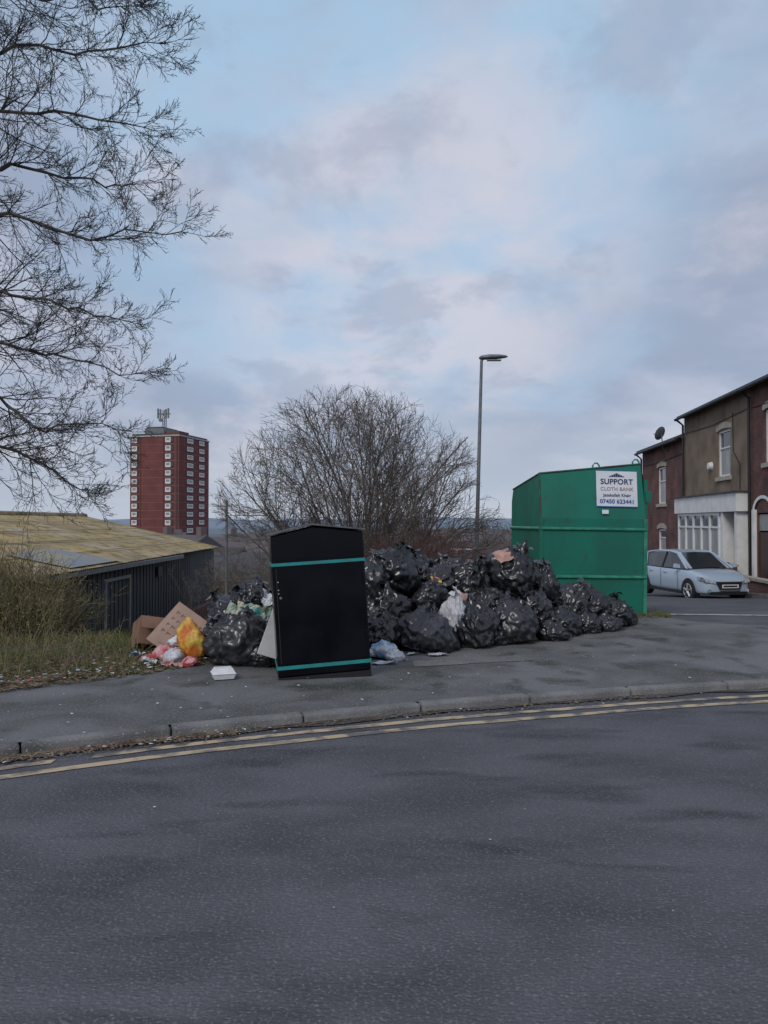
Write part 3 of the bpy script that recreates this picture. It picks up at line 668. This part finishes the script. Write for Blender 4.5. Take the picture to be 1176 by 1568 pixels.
bag(-2.08,7.65,.17,.12,.08,72,M_lit['white'],ry=.1,name='plastic_bag',knot=False,tilt=.2,sub=4)
bag(-2.35,7.75,.14,.09,.04,73,M_lit['red'],ry=.1,name='food_packaging',knot=False,tilt=.2,sub=4)
bag(-2.12,8.0,.26,.11,.07,76,M_lit['white'],ry=.1,name='plastic_bag',knot=False,tilt=.2,sub=4)
bag(-1.88,7.5,.15,.08,.05,77,M_lit['red'],ry=.1,name='food_packaging',knot=False,tilt=.2,sub=4)
sheet(-2.3,7.6,.14,.16,.12,M_lit['white'],'crumpled_paper',seed=31); sheet(-2.5,7.85,.16,.14,.1,M_lit['blue'],'crumpled_paper',seed=32); sheet(-1.98,7.42,.13,.14,.08,M_lit['pink'],'crumpled_paper',seed=33)
sheet(-2.1,7.5,.13,.12,.1,M_lit['red'],'crumpled_paper',seed=34)
sheet(-1.28,7.9,.55,.42,.34,M_lit['teal'],'patterned_cloth',rot=(.75,.1,.3),seed=3)
sheet(-1.14,7.85,.48,.26,.4,M_lit['sage'],'patterned_cloth',rot=(.7,.3,.1),seed=5)
sheet(-1.48,7.95,.60,.26,.18,M_lit['sage'],'patterned_cloth',rot=(.5,.3,.1),seed=8)
sheet(-1.14,7.95,.70,.24,.2,M_lit['white'],'plastic_bag',rot=(.7,.2,.5),seed=6)
sheet(-1.03,7.85,.62,.2,.2,M_lit['blue'],'plastic_bag',rot=(.8,.2,.5),seed=16)
bag(.0,7.95,.19,.15,.09,74,M_lit['blue'],ry=.12,name='plastic_bag',knot=False,tilt=.2,sub=4)
bag(.1,7.85,.15,.12,.06,78,M_lit['white'],ry=.1,name='plastic_bag',knot=False,tilt=.2,sub=4)
bag(-.1,8.0,.14,.13,.05,75,M_lit['white'],ry=.12,name='plastic_bag',knot=False,tilt=.2,sub=4)
sheet(.0,7.6,.125,.25,.1,M_lit['white'],'crumpled_paper',rot=(0,0,.3),seed=9,amp=.2)
sheet(.95,9.0,.62,.2,.2,M_lit['pink'],'cardboard_scrap',rot=(.6,.2,.5),seed=11,amp=.1)
sheet(1.45,9.3,1.10,.24,.2,M_lit['pink'],'cardboard_scrap',rot=(.6,-.3,.4),seed=12,amp=.12)
sheet(.62,9.2,.82,.14,.1,M_lit['orange'],'food_packaging',rot=(.6,.2,.5),seed=13,amp=.1)
sheet(.57,8.1,.12,.2,.09,M_lit['white'],'crumpled_paper',rot=(0,0,.3),seed=19,amp=.2)
sheet(.3,8.15,.12,.12,.07,M_lit['white'],'crumpled_paper',rot=(0,0,.8),seed=20,amp=.2)
mb=MB(); LM=Matrix.Translation((-1.52,7.2,.12))@Matrix.Rotation(.1,4,'Z')@Matrix.Rotation(-.08,4,'X')
pp=[(.33,.15),(.66,.05),(.66,.72),(.54,.76),(.46,.52)]
mb.mesh([(x,0,z) for x,z in pp]+[(x,.04,z) for x,z in pp],
        [(0,1,2,3,4),(9,8,7,6,5),(0,5,6,1),(1,6,7,2),(2,7,8,3),(3,8,9,4),(4,9,5,0)],M_grey,LM); mb.done('discarded_board',bevel=.006)
CE=empty('cardboard_box',(-2.6,8.75,.08)); CM=Matrix.Rotation(.5,4,'Z')@Matrix.Rotation(-.3,4,'X')@Matrix.Rotation(.18,4,'Y')
mb=MB(); a=.23; t=.006
mb.bx(-a,a,-a,-a+t,0,.3,M_card,CM); mb.bx(-a,a,a-t,a,0,.3,M_card,CM); mb.bx(-a,-a+t,-a+t,a-t,0,.3,M_card,CM); mb.bx(a-t,a,-a+t,a-t,0,.3,M_card,CM); mb.bx(-a,a,-a,a,-.006,0,M_card,CM)
for (ang,loc,sx) in ((.9,(0,-a,.3),1),(-.7,(0,a,.3),-1)):
    FM=CM@Matrix.Translation(loc)@Matrix.Rotation(ang,4,'X'); mb.bx(-a,a,(0 if sx<0 else -.2),(.2 if sx<0 else 0),0,t,M_card,FM)
mb.done('carton',parent=CE)
mb=MB(); FM=Matrix.Translation((.10,-.42,.12))@Matrix.Rotation(.62,4,'Y')@Matrix.Rotation(-.70,4,'X')
mb.bx(-.08,.40,-.004,.004,0,.58,M_card2,FM)
for r_ in range(4):
    u=-.02
    while u<.32:
        l=R.uniform(.02,.05); mb.bx(u,u+l,-.0062,-.0045,.46-r_*.09,.472-r_*.09,M_card,FM); mb.bx(u,u+.008,-.0064,-.0047,.44-r_*.09,.48-r_*.09,M_card,FM); u+=l+.03
mb.done('flap_panel',parent=CE)
PE=Matrix.Translation((-1.43,6.88,.115))@Matrix.Rotation(.35,4,'Z')
mb=MB()
mb.mesh([(-.085,-.07,0),(.085,-.07,0),(.085,.07,0),(-.085,.07,0),(-.10,-.085,.05),(.10,-.085,.05),(.10,.085,.05),(-.10,.085,.05),(-.075,-.06,.095),(.075,-.06,.095),(.075,.06,.095),(-.075,.06,.095)],
 [(0,3,2,1),(0,1,5,4),(1,2,6,5),(2,3,7,6),(3,0,4,7),(4,5,9,8),(5,6,10,9),(6,7,11,10),(7,4,8,11),(8,9,10,11)],M_poly,PE)
mb.bx(-.104,.104,-.089,.089,.047,.053,M_poly,PE); mb.done('polystyrene_food_box',bevel=.01)

mb=MB()
def chip(x,y,z,s,material):
    an=R.uniform(0,6.28); pts=[]
    n=R.randint(3,6)
    for k in range(n):
        a=an+6.28*k/n; r=s*R.uniform(.4,1.1); pts.append((x+math.cos(a)*r,y+math.sin(a)*r,z+R.uniform(.001,.35)*s+.002))
    mb.poly(pts,material)
for i in range(5200):
    x=-3.6+R.random()**1.6*6
    if R.random()<.6: x=R.uniform(-4,-1.0)
    y=ky(x)-abs(R.gauss(0,.08))-.01
    chip(x,y,RZ+.011,R.uniform(.004,.018),M_leaf)
for i in range(900):
    x=R.uniform(-3.5,3.5); y=ky(x)+R.uniform(.0,2.2); chip(x,y,.126,R.uniform(.004,.011),M_leaf)
for i in range(11000):
    x=R.uniform(-6,-1.7)
    if R.random()<.5: x=R.uniform(-6,-2.9)
    y=back(x)+abs(R.gauss(0,.9))-.12; chip(x,y,max(.12,terr(x,y)+.02) if y<back(x)+.1 else terr(x,y)+R.uniform(.01,.05),R.uniform(.008,.03),M_leaf)
for i in range(1500):
    x=R.uniform(2.0,4.2); y=back(x)+R.gauss(.1,.25); chip(x,y,.13,R.uniform(.008,.025),M_leaf)
mb.done('fallen_leaves',recalc=False)
mb=MB()
for i in range(260):
    x=R.uniform(-4.6,-1.6); y=back(x)+abs(R.gauss(0,.45)); chip(x,y,terr(x,y)+.06,R.uniform(.008,.034),R.choice([M_lit['white']]*4+[M_lit['red'],M_lit['blue']]))
for i in range(130):
    x=R.uniform(-3.3,3); y=ky(x)+R.uniform(-.2,2.0); chip(x,y,.128 if y>ky(x) else RZ+.014,R.uniform(.004,.018),M_lit['white'])
for i in range(60):
    x=R.uniform(-3.3,-.5); y=ky(x)-R.uniform(.02,.2); chip(x,y,RZ+.016,R.uniform(.006,.02),R.choice([M_lit['white'],M_lit['white'],M_lit['pink']]))
for i in range(10):
    x=R.uniform(-1.5,3); y=R.uniform(2.6,5.3); chip(x,y,RZ+.004,R.uniform(.004,.011),M_lit['white'])
mb.done('scattered_litter',recalc=False)

# ------------------------------------------------------------------ grass
M_g=[mat('grass_a',(.10,.15,.04,1),(.15,.155,.055,1),scale=1.5,rough=.8),mat('grass_b',(.19,.165,.075,1),(.11,.10,.05,1),scale=2,rough=.9)]
mb=MB()
def blade(x,y,z,h,m_):
    an=R.uniform(0,6.28); w=R.uniform(.004,.008); l=R.uniform(.1,.7)*h; b=R.uniform(0,6.28)
    mb.poly([(x-math.cos(an)*w,y-math.sin(an)*w,z-.01),(x+math.cos(an)*w,y+math.sin(an)*w,z-.01),(x+math.cos(b)*l,y+math.sin(b)*l,z+h)],m_)
for i in range(52000):
    x=R.uniform(-8.5,.0); y=back(x)+.02+R.random()**1.5*9
    if y>17: continue
    if noise.noise(Vector((x*.9,y*.9,0)))+R.uniform(-.25,.25)<(-.10 if x>-3 else .08): continue
    dn=y-back(x); blade(x,y,terr(x,y),R.uniform(.03,.09)*(1+.45*min(dn,2)),M_g[0] if R.random()<(.8 if x>-3.4 else .5) else M_g[1])
for i in range(9000):
    x=R.uniform(1.8,4.3); y=min(back(x),11.6)+R.gauss(.12,.2)
    if noise.noise(Vector((x*3,y*3,4)))<-.05: continue
    blade(x,y,.09,R.uniform(.02,.08),M_g[0] if R.random()<.5 else M_g[1])
mb.done('grass',recalc=False)

# ------------------------------------------------------------------ trees
ENV=None
def grow(mb,p,d,Ln,r,lv,maxl,seg,kids,up,wander,material,minr=.003,ang=(25,55),ratio=(.4,.7),tstart=.2,shrink=.5):
    pts=[Vector(p)]; d=Vector(d).normalized(); dirs=[d.copy()]
    if ENV:
        c,e=ENV; k0=0
        lim=R.uniform(.90,1.06)
        while k0<9:
            q=pts[0]+d*Ln-c
            if (q.x/e.x)**2+(q.y/e.y)**2+(q.z/e.z)**2<lim: break
            Ln*=.8; k0+=1
        if Ln<.12: return
    n=seg[lv]
    for i in range(n):
        d=(d+Vector((R.gauss(0,wander),R.gauss(0,wander),R.gauss(0,wander)+up))).normalized()
        pts.append(pts[-1]+d*Ln/n); dirs.append(d.copy())
    r1=max(minr*.6,r*.3)
    rad=[max(minr*.7,r+(r1-r)*i/n) for i in range(n+1)]
    mb.limb(pts,rad,6 if r>.02 else (4 if r>.01 else 3),material,cap=False)
    if lv>=maxl: return
    k=kids[lv]
    for j in range(k):
        t=tstart+(1-tstart)*(j+R.random())/k; i=min(n-1,int(t*n)); f=t*n-i
        q=pts[i].lerp(pts[i+1],min(1,f)); dd=dirs[i+1]
        a=math.radians(R.uniform(*ang)); perp=dd.orthogonal().normalized(); perp.rotate(mathutils.Quaternion(dd,R.uniform(0,6.28)))
        nd=dd*math.cos(a)+perp*math.sin(a)
        grow(mb,q,nd,Ln*R.uniform(*ratio)*(1-shrink*t),max(minr,rad[i]*.55),lv+1,maxl,seg,kids,up,wander,material,minr,ang,ratio,.15,shrink)
# rounded multi-stemmed tree
ENV=(Vector((-.72,20,.75)),Vector((3.95,3.7,4.35)))
mb=MB(); base=Vector((-.45,20,-1.0)); ns=34
for i in range(ns):
    az=2*math.pi*(i*.381966)+R.uniform(-.15,.15); el=math.radians(14+70*((i+.5)/ns)**.95+R.uniform(-4,4))
    dx=math.cos(az)*math.cos(el); dy=math.sin(az)*math.cos(el)
    grow(mb,base+Vector((dx*.3,dy*.3,0)),(dx,dy,math.sin(el)),5.6,R.uniform(.034,.052),0,3,[10,6,4,3],[11,8,6],.014,.06,M_bark2,minr=.0052,ang=(20,55),ratio=(.36,.55),tstart=.26,shrink=.15)
mb.done('bare_willow_tree',recalc=False)
ENV=None
mb=MB()
for i in range(300):
    x=R.uniform(-.8,1.8); y=R.uniform(15.2,17); h=R.uniform(1.5,2.15)*(1-.25*abs(x-.5))
    grow(mb,(x,y,-.6),(R.gauss(0,.2),R.gauss(0,.2),1),h,.009,0,1,[4,3],[9],.02,.10,M_red_twig,minr=.0045,ratio=(.25,.5))
mb.done('red_twig_bush',recalc=False)
mb=MB()
for i in range(200):
    x=R.uniform(-6.6,-2.2); y=R.uniform(26,31); h=R.uniform(1.2,2.5)
    grow(mb,(x,y,nom(x,y)),(R.gauss(0,.3),R.gauss(0,.3),1),h,.012,0,2,[4,3,2],[7,4],.02,.14,M_bark2,minr=.006,ratio=(.3,.55))
mb.done('bare_hedge',recalc=False)
mb=MB()
trunk=[(-7.0,9.6,-.1),(-6.95,9.6,2),(-7.05,9.5,4.5),(-6.9,9.5,7),(-6.8,9.6,10.5)]
mb.limb(trunk,[.24,.18,.15,.11,.04],12,M_bark)
LB=[[(-7,9.5,8.2),(-5.6,9.1,8.6),(-4.5,9,9.0),(-3.4,8.9,9.3)],
[(-7,9.5,7.2),(-5.6,9.6,8.0),(-4.5,9.7,8.35),(-3.6,9.7,8.3),(-3.1,9.7,8.1)],
[(-7,9.5,6.6),(-5.6,9,7.3),(-4.5,8.9,7.6),(-3.6,8.8,7.6),(-2.9,8.8,7.35)],
[(-7,9.5,5.8),(-5.6,9.1,6.8),(-4.5,9,7.0),(-3.4,8.8,6.95),(-2.55,8.7,6.95)],
[(-7,9.5,5.4),(-5.6,9.0,6.2),(-4.5,8.9,6.35),(-3.3,8.8,6.15),(-2.6,8.7,5.95)],
[(-7,9.5,5.0),(-5.6,9.3,5.6),(-4.5,9.3,5.8),(-3.5,9.3,5.65),(-2.9,9.2,5.45)],
[(-7,9.5,4.2),(-5.6,8.9,4.95),(-4.5,8.8,5.0),(-3.3,8.7,4.75),(-2.3,8.7,4.8)],
[(-7,9.5,3.6),(-5.6,9.2,4.2),(-4.5,9.1,4.25),(-3.7,9,4.0),(-2.95,9,3.85)],
[(-7,9.5,3.2),(-5.6,9,3.7),(-4.5,8.9,3.65),(-3.8,8.9,3.35),(-2.85,8.8,3.2)],
[(-7,9.5,2.6),(-5.6,9,3.0),(-4.5,8.9,2.85),(-3.9,8.8,2.65),(-3.05,8.8,2.55)],
[(-7,9.5,2.3),(-5.7,9.3,2.7),(-4.6,9.2,2.5),(-4.0,9.2,2.1),(-3.5,9.1,1.9)]]
for li,lb in enumerate(LB):
    pts=[]; ph_=R.uniform(0,10)
    for i in range(len(lb)-1):
        for k in range(5):
            t=k/5; p=Vector(lb[i]).lerp(Vector(lb[i+1]),t); pts.append(p+Vector((R.gauss(0,.02),R.gauss(0,.05),.09*noise.noise(Vector((i+t+ph_,li*3,0)))*2+R.gauss(0,.02))))
    pts.append(Vector(lb[-1])); n=len(pts)
    rad=[.036*(1-i/(n-1))**1.1+.005 for i in range(n)]
    mb.limb(pts,rad,5,M_bark,cap=False)
    for i in range(4,n):
        for rep in range(3):
            t=i/(n-1); dd=(pts[i]-pts[i-1]).normalized(); a=math.radians(R.uniform(20,60))
            perp=dd.orthogonal().normalized(); perp.rotate(mathutils.Quaternion(dd,R.uniform(0,6.28))); nd=dd*math.cos(a)+perp*math.sin(a)
            if R.random()<.12: continue
            grow(mb,pts[i],nd,R.uniform(.5,1.2)*(1.15-.62*t),max(.0045,rad[i]*.45),1,3,[6,6,4,3],[0,9,5],.05,.14,M_bark,minr=.0030,ang=(22,55),ratio=(.35,.6))
mb.done('bare_tree',recalc=False)
M_sh=mat('shrub_leaves',(.30,.27,.09,1),(.18,.18,.065,1),scale=2,rough=.8)
M_st=mat('shrub_stems',(.24,.20,.10,1),(.15,.12,.075,1),scale=3,rough=.9)
mb=MB()
for i in range(700):
    x=R.uniform(-8.2,-4.75); y=R.uniform(10.8,12.8); zb=terr(x,y); top=1.25-.75*max(0,(x+6.0))/1.3+R.uniform(-.3,.15); h=max(.35,top-zb-.15)
    p0=Vector((x,y,zb)); d0=Vector((R.gauss(0,.3),R.gauss(0,.3),1)).normalized()
    grow(mb,p0,d0,h,.009,0,1,[5,3],[8],.0,.1,M_st,minr=.0042,ratio=(.25,.5))
    for k in range(14):
        t=R.uniform(.25,1.05); q=p0+d0*h*t+Vector((R.gauss(0,.1),R.gauss(0,.1),R.gauss(0,.05))); s=R.uniform(.008,.02); a=Vector((R.gauss(0,1),R.gauss(0,1),R.gauss(0,1))).normalized()*s; b=a.orthogonal().normalized()*s*.45
        mb.poly([q-a,q+b,q+a,q-b],M_sh)
mb.done('green_shrub',recalc=False)
mb=MB()
for i in range(520):
    x=R.uniform(-6.2,-2.4); y=back(x)+R.uniform(.2,3.2); z=terr(x,y)
    grow(mb,(x,y,z),(R.gauss(0,.7),R.gauss(0,.7),1),R.uniform(.12,.4),.004,0,1,[4,2],[3],-.03,.2,M_st,minr=.0028,ratio=(.3,.6))
mb.done('dry_bramble',recalc=False)
M_dt=mat('distant_tree_twigs',(.085,.08,.075,1),(.12,.11,.10,1),scale=.1,rough=.95)
mb=MB()
for i in range(130):
    y=R.uniform(100,420); x=R.uniform(-.5,.5)*y
    if abs(x+70)<20 and y<262: continue
    zb=nom(x,y); h=R.uniform(5,9); rr=h*.35
    mb.limb([(x,y,zb),(x,y,zb+h*.5)],[.2,.1],4,M_dt)
    for k in range(240):
        v=Vector((R.gauss(0,1),R.gauss(0,1),R.gauss(0,1))).normalized()*R.random()**.4; q=Vector((x,y,zb+h*.6))+Vector((v.x*rr,v.y*rr,v.z*h*.36)); s=R.uniform(.25,.7)
        a=(v+Vector((0,0,.5))+Vector((R.gauss(0,.4),R.gauss(0,.4),R.gauss(0,.4)))).normalized()*s; b=a.orthogonal().normalized()*s*.09
        mb.poly([q-a,q+b,q+a,q-b],M_dt)
mb.done('distant_trees',recalc=False)

# ------------------------------------------------------------------ cars
M_rub=mat('tyre',(.015,.015,.016,1),rough=.8); M_al=mat('alloy',(.45,.46,.47,1),rough=.3,metallic=.7); M_pl=mat('dark_plastic',(.015,.015,.017,1),rough=.5)
M_hl=mat('headlamp',(.5,.53,.56,1),(.15,.17,.2,1),rough=.08,scale=12); M_rear=mat('rear_plate',(.6,.5,.05,1)); M_tl=mat('tail_lamp',(.3,.01,.01,1),rough=.2)
def car(name,loc,heading,paint,sc=1):
    E=empty(name,loc); E.rotation_euler=(0,0,heading); E.scale=(sc,sc,sc)
    S=[(-2.0,.66,.36,.80),(-1.95,.76,.28,.93),(-1.7,.83,.24,.97),(-1.2,.86,.22,.97),(-.4,.865,.21,.95),(.4,.865,.21,.935),(.95,.86,.22,.94),(1.35,.84,.22,.89),(1.7,.80,.22,.80),(1.9,.70,.24,.68),(2.0,.54,.30,.58)]
    vs=[];fs=[]
    for x,hw,zb,zt in S:
        h=zt-zb
        row=[(0,zb),(hw*.88,zb),(hw*.985,zb+h*.12),(hw,zb+h*.4),(hw*.985,zb+h*.68),(hw*.95,zt-.05),(hw*.84,zt),(0,zt+.03)]
        vs+= [(x,y,z) for y,z in row]+[(x,-y,z) for y,z in row[-2:0:-1]]
    n=14
    for i in range(len(S)-1):
        for k in range(n): fs.append((i*n+k,i*n+(k+1)%n,(i+1)*n+(k+1)%n,(i+1)*n+k))
    fs+=[tuple(range(n)),tuple((len(S)-1)*n+k for k in range(n))]
    mb=MB(); mb.mesh(vs,fs,paint); o=mb.done('body',smooth=True,parent=E); sb=o.modifiers.new('s','SUBSURF'); sb.levels=2; sb.render_levels=2
    GS=[(-1.93,.74,.66,.93,1.0),(-1.72,.77,.60,.95,1.30),(-1.35,.79,.58,.95,1.42),(-.8,.80,.585,.945,1.46),(-.1,.80,.58,.94,1.46),(.3,.79,.57,.94,1.40),(1.05,.76,.66,.93,.955)]
    mb=MB(); prev=None
    for g in GS:
        x,wb,wt,zb,zt=g
        row=[(x,wb,zb),(x,wt+ (wb-wt)*.12,zb+(zt-zb)*.86),(x,wt*.86,zt),(x,0,zt+.02),(x,-wt*.86,zt),(x,-(wt+(wb-wt)*.12),zb+(zt-zb)*.86),(x,-wb,zb)]
        if prev:
            for k in range(6):
                side=k in(0,5); mid=g[0]<=.3 and g[0]>-1.3
                m_=M_glass if side else (paint if (mid or (prev[0][0]==-1.72)) else M_glass)
                if k in (1,4): m_=paint
                mb.poly([prev[k],prev[k+1],row[k+1],row[k]],m_)
        prev=row
    mb.done('cabin',smooth=False,parent=E)
    mb=MB()
    for s in (1,-1):
        mb.limb([(1.05,s*.75,.95),(.3,s*.60,1.37),(-.1,s*.61,1.43),(-.8,s*.615,1.43),(-1.35,s*.61,1.38),(-1.75,s*.66,1.22),(-1.95,s*.74,.98)],[.035,.032,.026,.026,.03,.05,.05],6,paint)
        mb.limb([(-.25,s*.805,.95),(-.28,s*.615,1.41)],[.03,.025],6,M_pl)
        mb.limb([(-1.25,s*.80,.95),(-1.5,s*.63,1.33)],[.06,.05],6,paint)
        mb.mesh([(.72,s*.84,.95),(.85,s*.84,.95),(.85,s*1.02,.97),(.74,s*1.02,.97),(.74,s*.86,1.08),(.83,s*.86,1.07),(.82,s*1.0,1.09),(.75,s*1.0,1.09)],[(0,3,2,1),(4,5,6,7),(0,1,5,4),(1,2,6,5),(2,3,7,6),(3,0,4,7)],paint)
        for x in (-1.05,-.25,.72): mb.limb([(x,s*.868,.32),(x,s*.868,.9)],[.006,.006],4,M_pl)
        for x in (-.95,-.1): mb.bx(x,x+.17,s*.862-.012,s*.862+.012,.78,.805,paint)
        mb.bx(-.95,.95,s*.845-.02,s*.845+.02,.2,.27,M_pl)
        for x in (-1.27,1.27):
            hw=.866 if x<0 else .848
            n=20; vs=[]; fs=[]
            for k in range(n+1):
                a=-.25+(math.pi+.5)*k/n
                for r in (.30,.365): vs.append((x+math.cos(a)*r,s*(hw+.004),.32+math.sin(a)*r))
            for k in range(n): fs.append((2*k,2*k+1,2*k+3,2*k+2))
            mb.mesh(vs,fs,M_pl)
            mb.limb([(x,s*(hw-.2),.315),(x,s*(hw-.01),.315),(x,s*(hw+.015),.315)],[.315,.315,.29],24,M_rub)
            mb.limb([(x,s*(hw+.015),.315),(x,s*(hw+.02),.315)],[.205,.2],20,M_pl)
            for k in range(5):
                a=2*math.pi*k/5+.3; mb.limb([(x,s*(hw+.028),.315),(x+math.cos(a)*.2,s*(hw+.02),.315+math.sin(a)*.2)],[.035,.028],4,M_al)
            for k in range(20):
                a=2*math.pi*k/20; b=2*math.pi*(k+1)/20; mb.limb([(x+math.cos(a)*.205,s*(hw+.02),.315+math.sin(a)*.205),(x+math.cos(b)*.205,s*(hw+.02),.315+math.sin(b)*.205)],[.014]*2,4,M_al)
        mb.mesh([(2.03,s*.42,.57),(1.955,s*.70,.60),(1.74,s*.825,.68),(1.66,s*.815,.745),(1.84,s*.72,.735),(1.985,s*.45,.66)],[(0,1,4,5),(1,2,3,4),(0,5,4,3,2,1)],M_hl)
        mb.limb([(1.93,s*.6,.36),(1.985,s*.58,.36)],[.06,.055],10,M_hl)
    mb.mesh([(2.02,-.42,.62),(2.02,.42,.62),(2.05,.30,.38),(2.05,-.30,.38),(1.9,-.42,.62),(1.9,.42,.62),(1.9,.30,.38),(1.9,-.30,.38)],[(0,1,2,3),(0,4,5,1),(1,5,6,2),(2,6,7,3),(3,7,4,0)],M_pl)
    mb.bx(1.94,2.03,-.56,.56,.24,.33,M_pl); mb.bx(2.055,2.065,-.26,.26,.44,.54,M_white); mb.bx(2.0655,2.067,-.22,.22,.465,.515,M_pl)
    for z in (.62,.38): mb.bx(2.03,2.055,-.33,.33,z-.008,z+.008,M_al)
    mb.bx(-2.0,-1.96,-.26,.26,.6,.7,M_rear)
    for s in (1,-1): mb.bx(-2.0,-1.85,s*.78-.09,s*.78+.04,.72,.92,M_tl)
    mb.limb([(1.06,.3,.97),(.75,-.3,1.12)],[.008,.006],4,M_pl); mb.limb([(1.06,-.3,.97),(.75,-.65,1.10)],[.008,.006],4,M_pl)
    mb.done('details',parent=E)
M_wp=mat('car_paint_silver_blue',(.38,.47,.57,1),rough=.25,coat=.5,spec=.6); M_rp=mat('car_paint_red',(.3,.02,.02,1),rough=.25,coat=.5)
yc=22.3
car('parked_car',(8.85,yc,nom(8.85,yc)-.06),math.atan2(-.985,.17),M_wp,.92)
car('parked_car',(4.6,45,-1.5),math.atan2(-.9,.4),M_rp)

# ------------------------------------------------------------------ world
w=bpy.data.worlds.new('World'); scene.world=w; w.use_nodes=True; nt=w.node_tree; N=nt.nodes; L=nt.links; N.clear()
out=N.new('ShaderNodeOutputWorld'); bg1=N.new('ShaderNodeBackground'); bg2=N.new('ShaderNodeBackground'); mixs=N.new('ShaderNodeMixShader')
sky=N.new('ShaderNodeTexSky'); sky.sky_type='NISHITA'; sky.sun_disc=False; sky.sun_elevation=math.radians(38); sky.sun_rotation=math.radians(-150)
L.new(sky.outputs[0],bg1.inputs[0]); bg1.inputs[1].default_value=.1
tc=N.new('ShaderNodeTexCoord'); sp=N.new('ShaderNodeSeparateXYZ'); L.new(tc.outputs['Generated'],sp.inputs[0])
def math_(op,a,b=None,clamp=False):
    m=N.new('ShaderNodeMath'); m.operation=op; m.use_clamp=clamp
    for i,x in enumerate((a,b)):
        if x is None: continue
        if isinstance(x,(int,float)): m.inputs[i].default_value=x
        else: L.new(x,m.inputs[i])
    return m.outputs[0]
z=math_('ADD',math_('MAXIMUM',sp.outputs[2],0),.34)
cb=N.new('ShaderNodeCombineXYZ'); L.new(math_('DIVIDE',sp.outputs[0],z),cb.inputs[0]); L.new(math_('DIVIDE',sp.outputs[1],z),cb.inputs[1])
def wn(scale,det,lo,hi,w_,dist=.4,rough=.5,tmin=0,tmax=1):
    n=N.new('ShaderNodeTexNoise'); n.noise_dimensions='3D'; n.inputs['Scale'].default_value=scale; n.inputs['Detail'].default_value=det; n.inputs['Distortion'].default_value=dist; n.inputs['Roughness'].default_value=rough
    av=N.new('ShaderNodeVectorMath'); av.inputs[1].default_value=(w_,w_*1.7,w_*3.1); L.new(cb.outputs[0],av.inputs[0])
    L.new(av.outputs[0],n.inputs['Vector']); m=N.new('ShaderNodeMapRange'); m.interpolation_type='SMOOTHSTEP'; m.inputs['From Min'].default_value=lo; m.inputs['From Max'].default_value=hi
    m.inputs['To Min'].default_value=tmin; m.inputs['To Max'].default_value=tmax
    L.new(n.outputs['Fac'],m.inputs['Value']); return m.outputs[0]
def region(dirv,c0,c1):
    v=Vector(dirv).normalized(); d=N.new('ShaderNodeVectorMath'); d.operation='DOT_PRODUCT'; L.new(tc.outputs['Generated'],d.inputs[0]); d.inputs[1].default_value=v
    m=N.new('ShaderNodeMapRange'); m.interpolation_type='SMOOTHSTEP'; m.inputs['From Min'].default_value=c0; m.inputs['From Max'].default_value=c1; L.new(d.outputs['Value'],m.inputs['Value']); return m.outputs[0]
def mixw(f,a,b):
    m=N.new('ShaderNodeMix'); m.data_type='RGBA'
    if isinstance(f,(int,float)): m.inputs['Factor'].default_value=f
    else: L.new(f,m.inputs['Factor'])
    for s,k in ((a,'A'),(b,'B')):
        if isinstance(s,tuple): m.inputs[k].default_value=s
        else: L.new(s,m.inputs[k])
    return m.outputs['Result']
GREY=(.33,.39,.52,1); LAV=(.48,.52,.64,1); PINK=(.67,.64,.71,1); BLUE=(.38,.57,.77,1); HOR=(.50,.56,.66,1)
c=mixw(wn(1.7,5,.40,.60,1.3,.2,.55),GREY,LAV)
blue=math_('MULTIPLY',region((.0,1,.55),.90,.99),wn(2.2,5,.34,.56,7.7,.2,.55,tmin=.3))
c=mixw(blue,c,BLUE)
c=mixw(math_('MULTIPLY',wn(1.3,5,.52,.66,12.4,.2,.55),.4),c,BLUE)
c=mixw(math_('MULTIPLY',wn(2.6,6,.50,.70,4.1,.25,.58),.6),c,PINK)
warm=region((.05,1,.34),.955,.995)
c=mixw(math_('MULTIPLY',warm,wn(3.0,5,.35,.6,9.1,.2,.55,tmin=.15,tmax=.8)),c,PINK)
c=mixw(math_('MULTIPLY',wn(3.6,6,.50,.64,21.3,.2,.58),.5),c,GREY)
hz=N.new('ShaderNodeMapRange'); hz.inputs['From Min'].default_value=.0; hz.inputs['From Max'].default_value=.15; hz.inputs['To Min'].default_value=.8; hz.inputs['To Max'].default_value=0; L.new(sp.outputs[2],hz.inputs['Value'])
c=mixw(hz.outputs[0],c,HOR)
L.new(c,bg2.inputs[0]); bg2.inputs[1].default_value=1.03
mixs.inputs[0].default_value=.93; L.new(bg1.outputs[0],mixs.inputs[1]); L.new(bg2.outputs[0],mixs.inputs[2]); L.new(mixs.outputs[0],out.inputs[0])
sun=bpy.data.lights.new('sun','SUN'); sun.energy=1.3; sun.angle=math.radians(20); sun.color=(1,.96,.9)
so=bpy.data.objects.new('sun',sun); scene.collection.objects.link(so)
el=math.radians(38); az=math.radians(-150)
sd=Vector((math.sin(az)*math.cos(el),math.cos(az)*math.cos(el),math.sin(el)))
so.rotation_euler=sd.to_track_quat('Z','Y').to_euler()

cam=bpy.data.cameras.new('camera'); co=bpy.data.objects.new('camera',cam); scene.collection.objects.link(co)
co.location=(0,0,1.5); co.rotation_euler=(math.radians(90.78),0,0)
cam.sensor_fit='VERTICAL'; cam.sensor_height=36; cam.lens=27.1; cam.clip_start=.05; cam.clip_end=20000
scene.camera=co
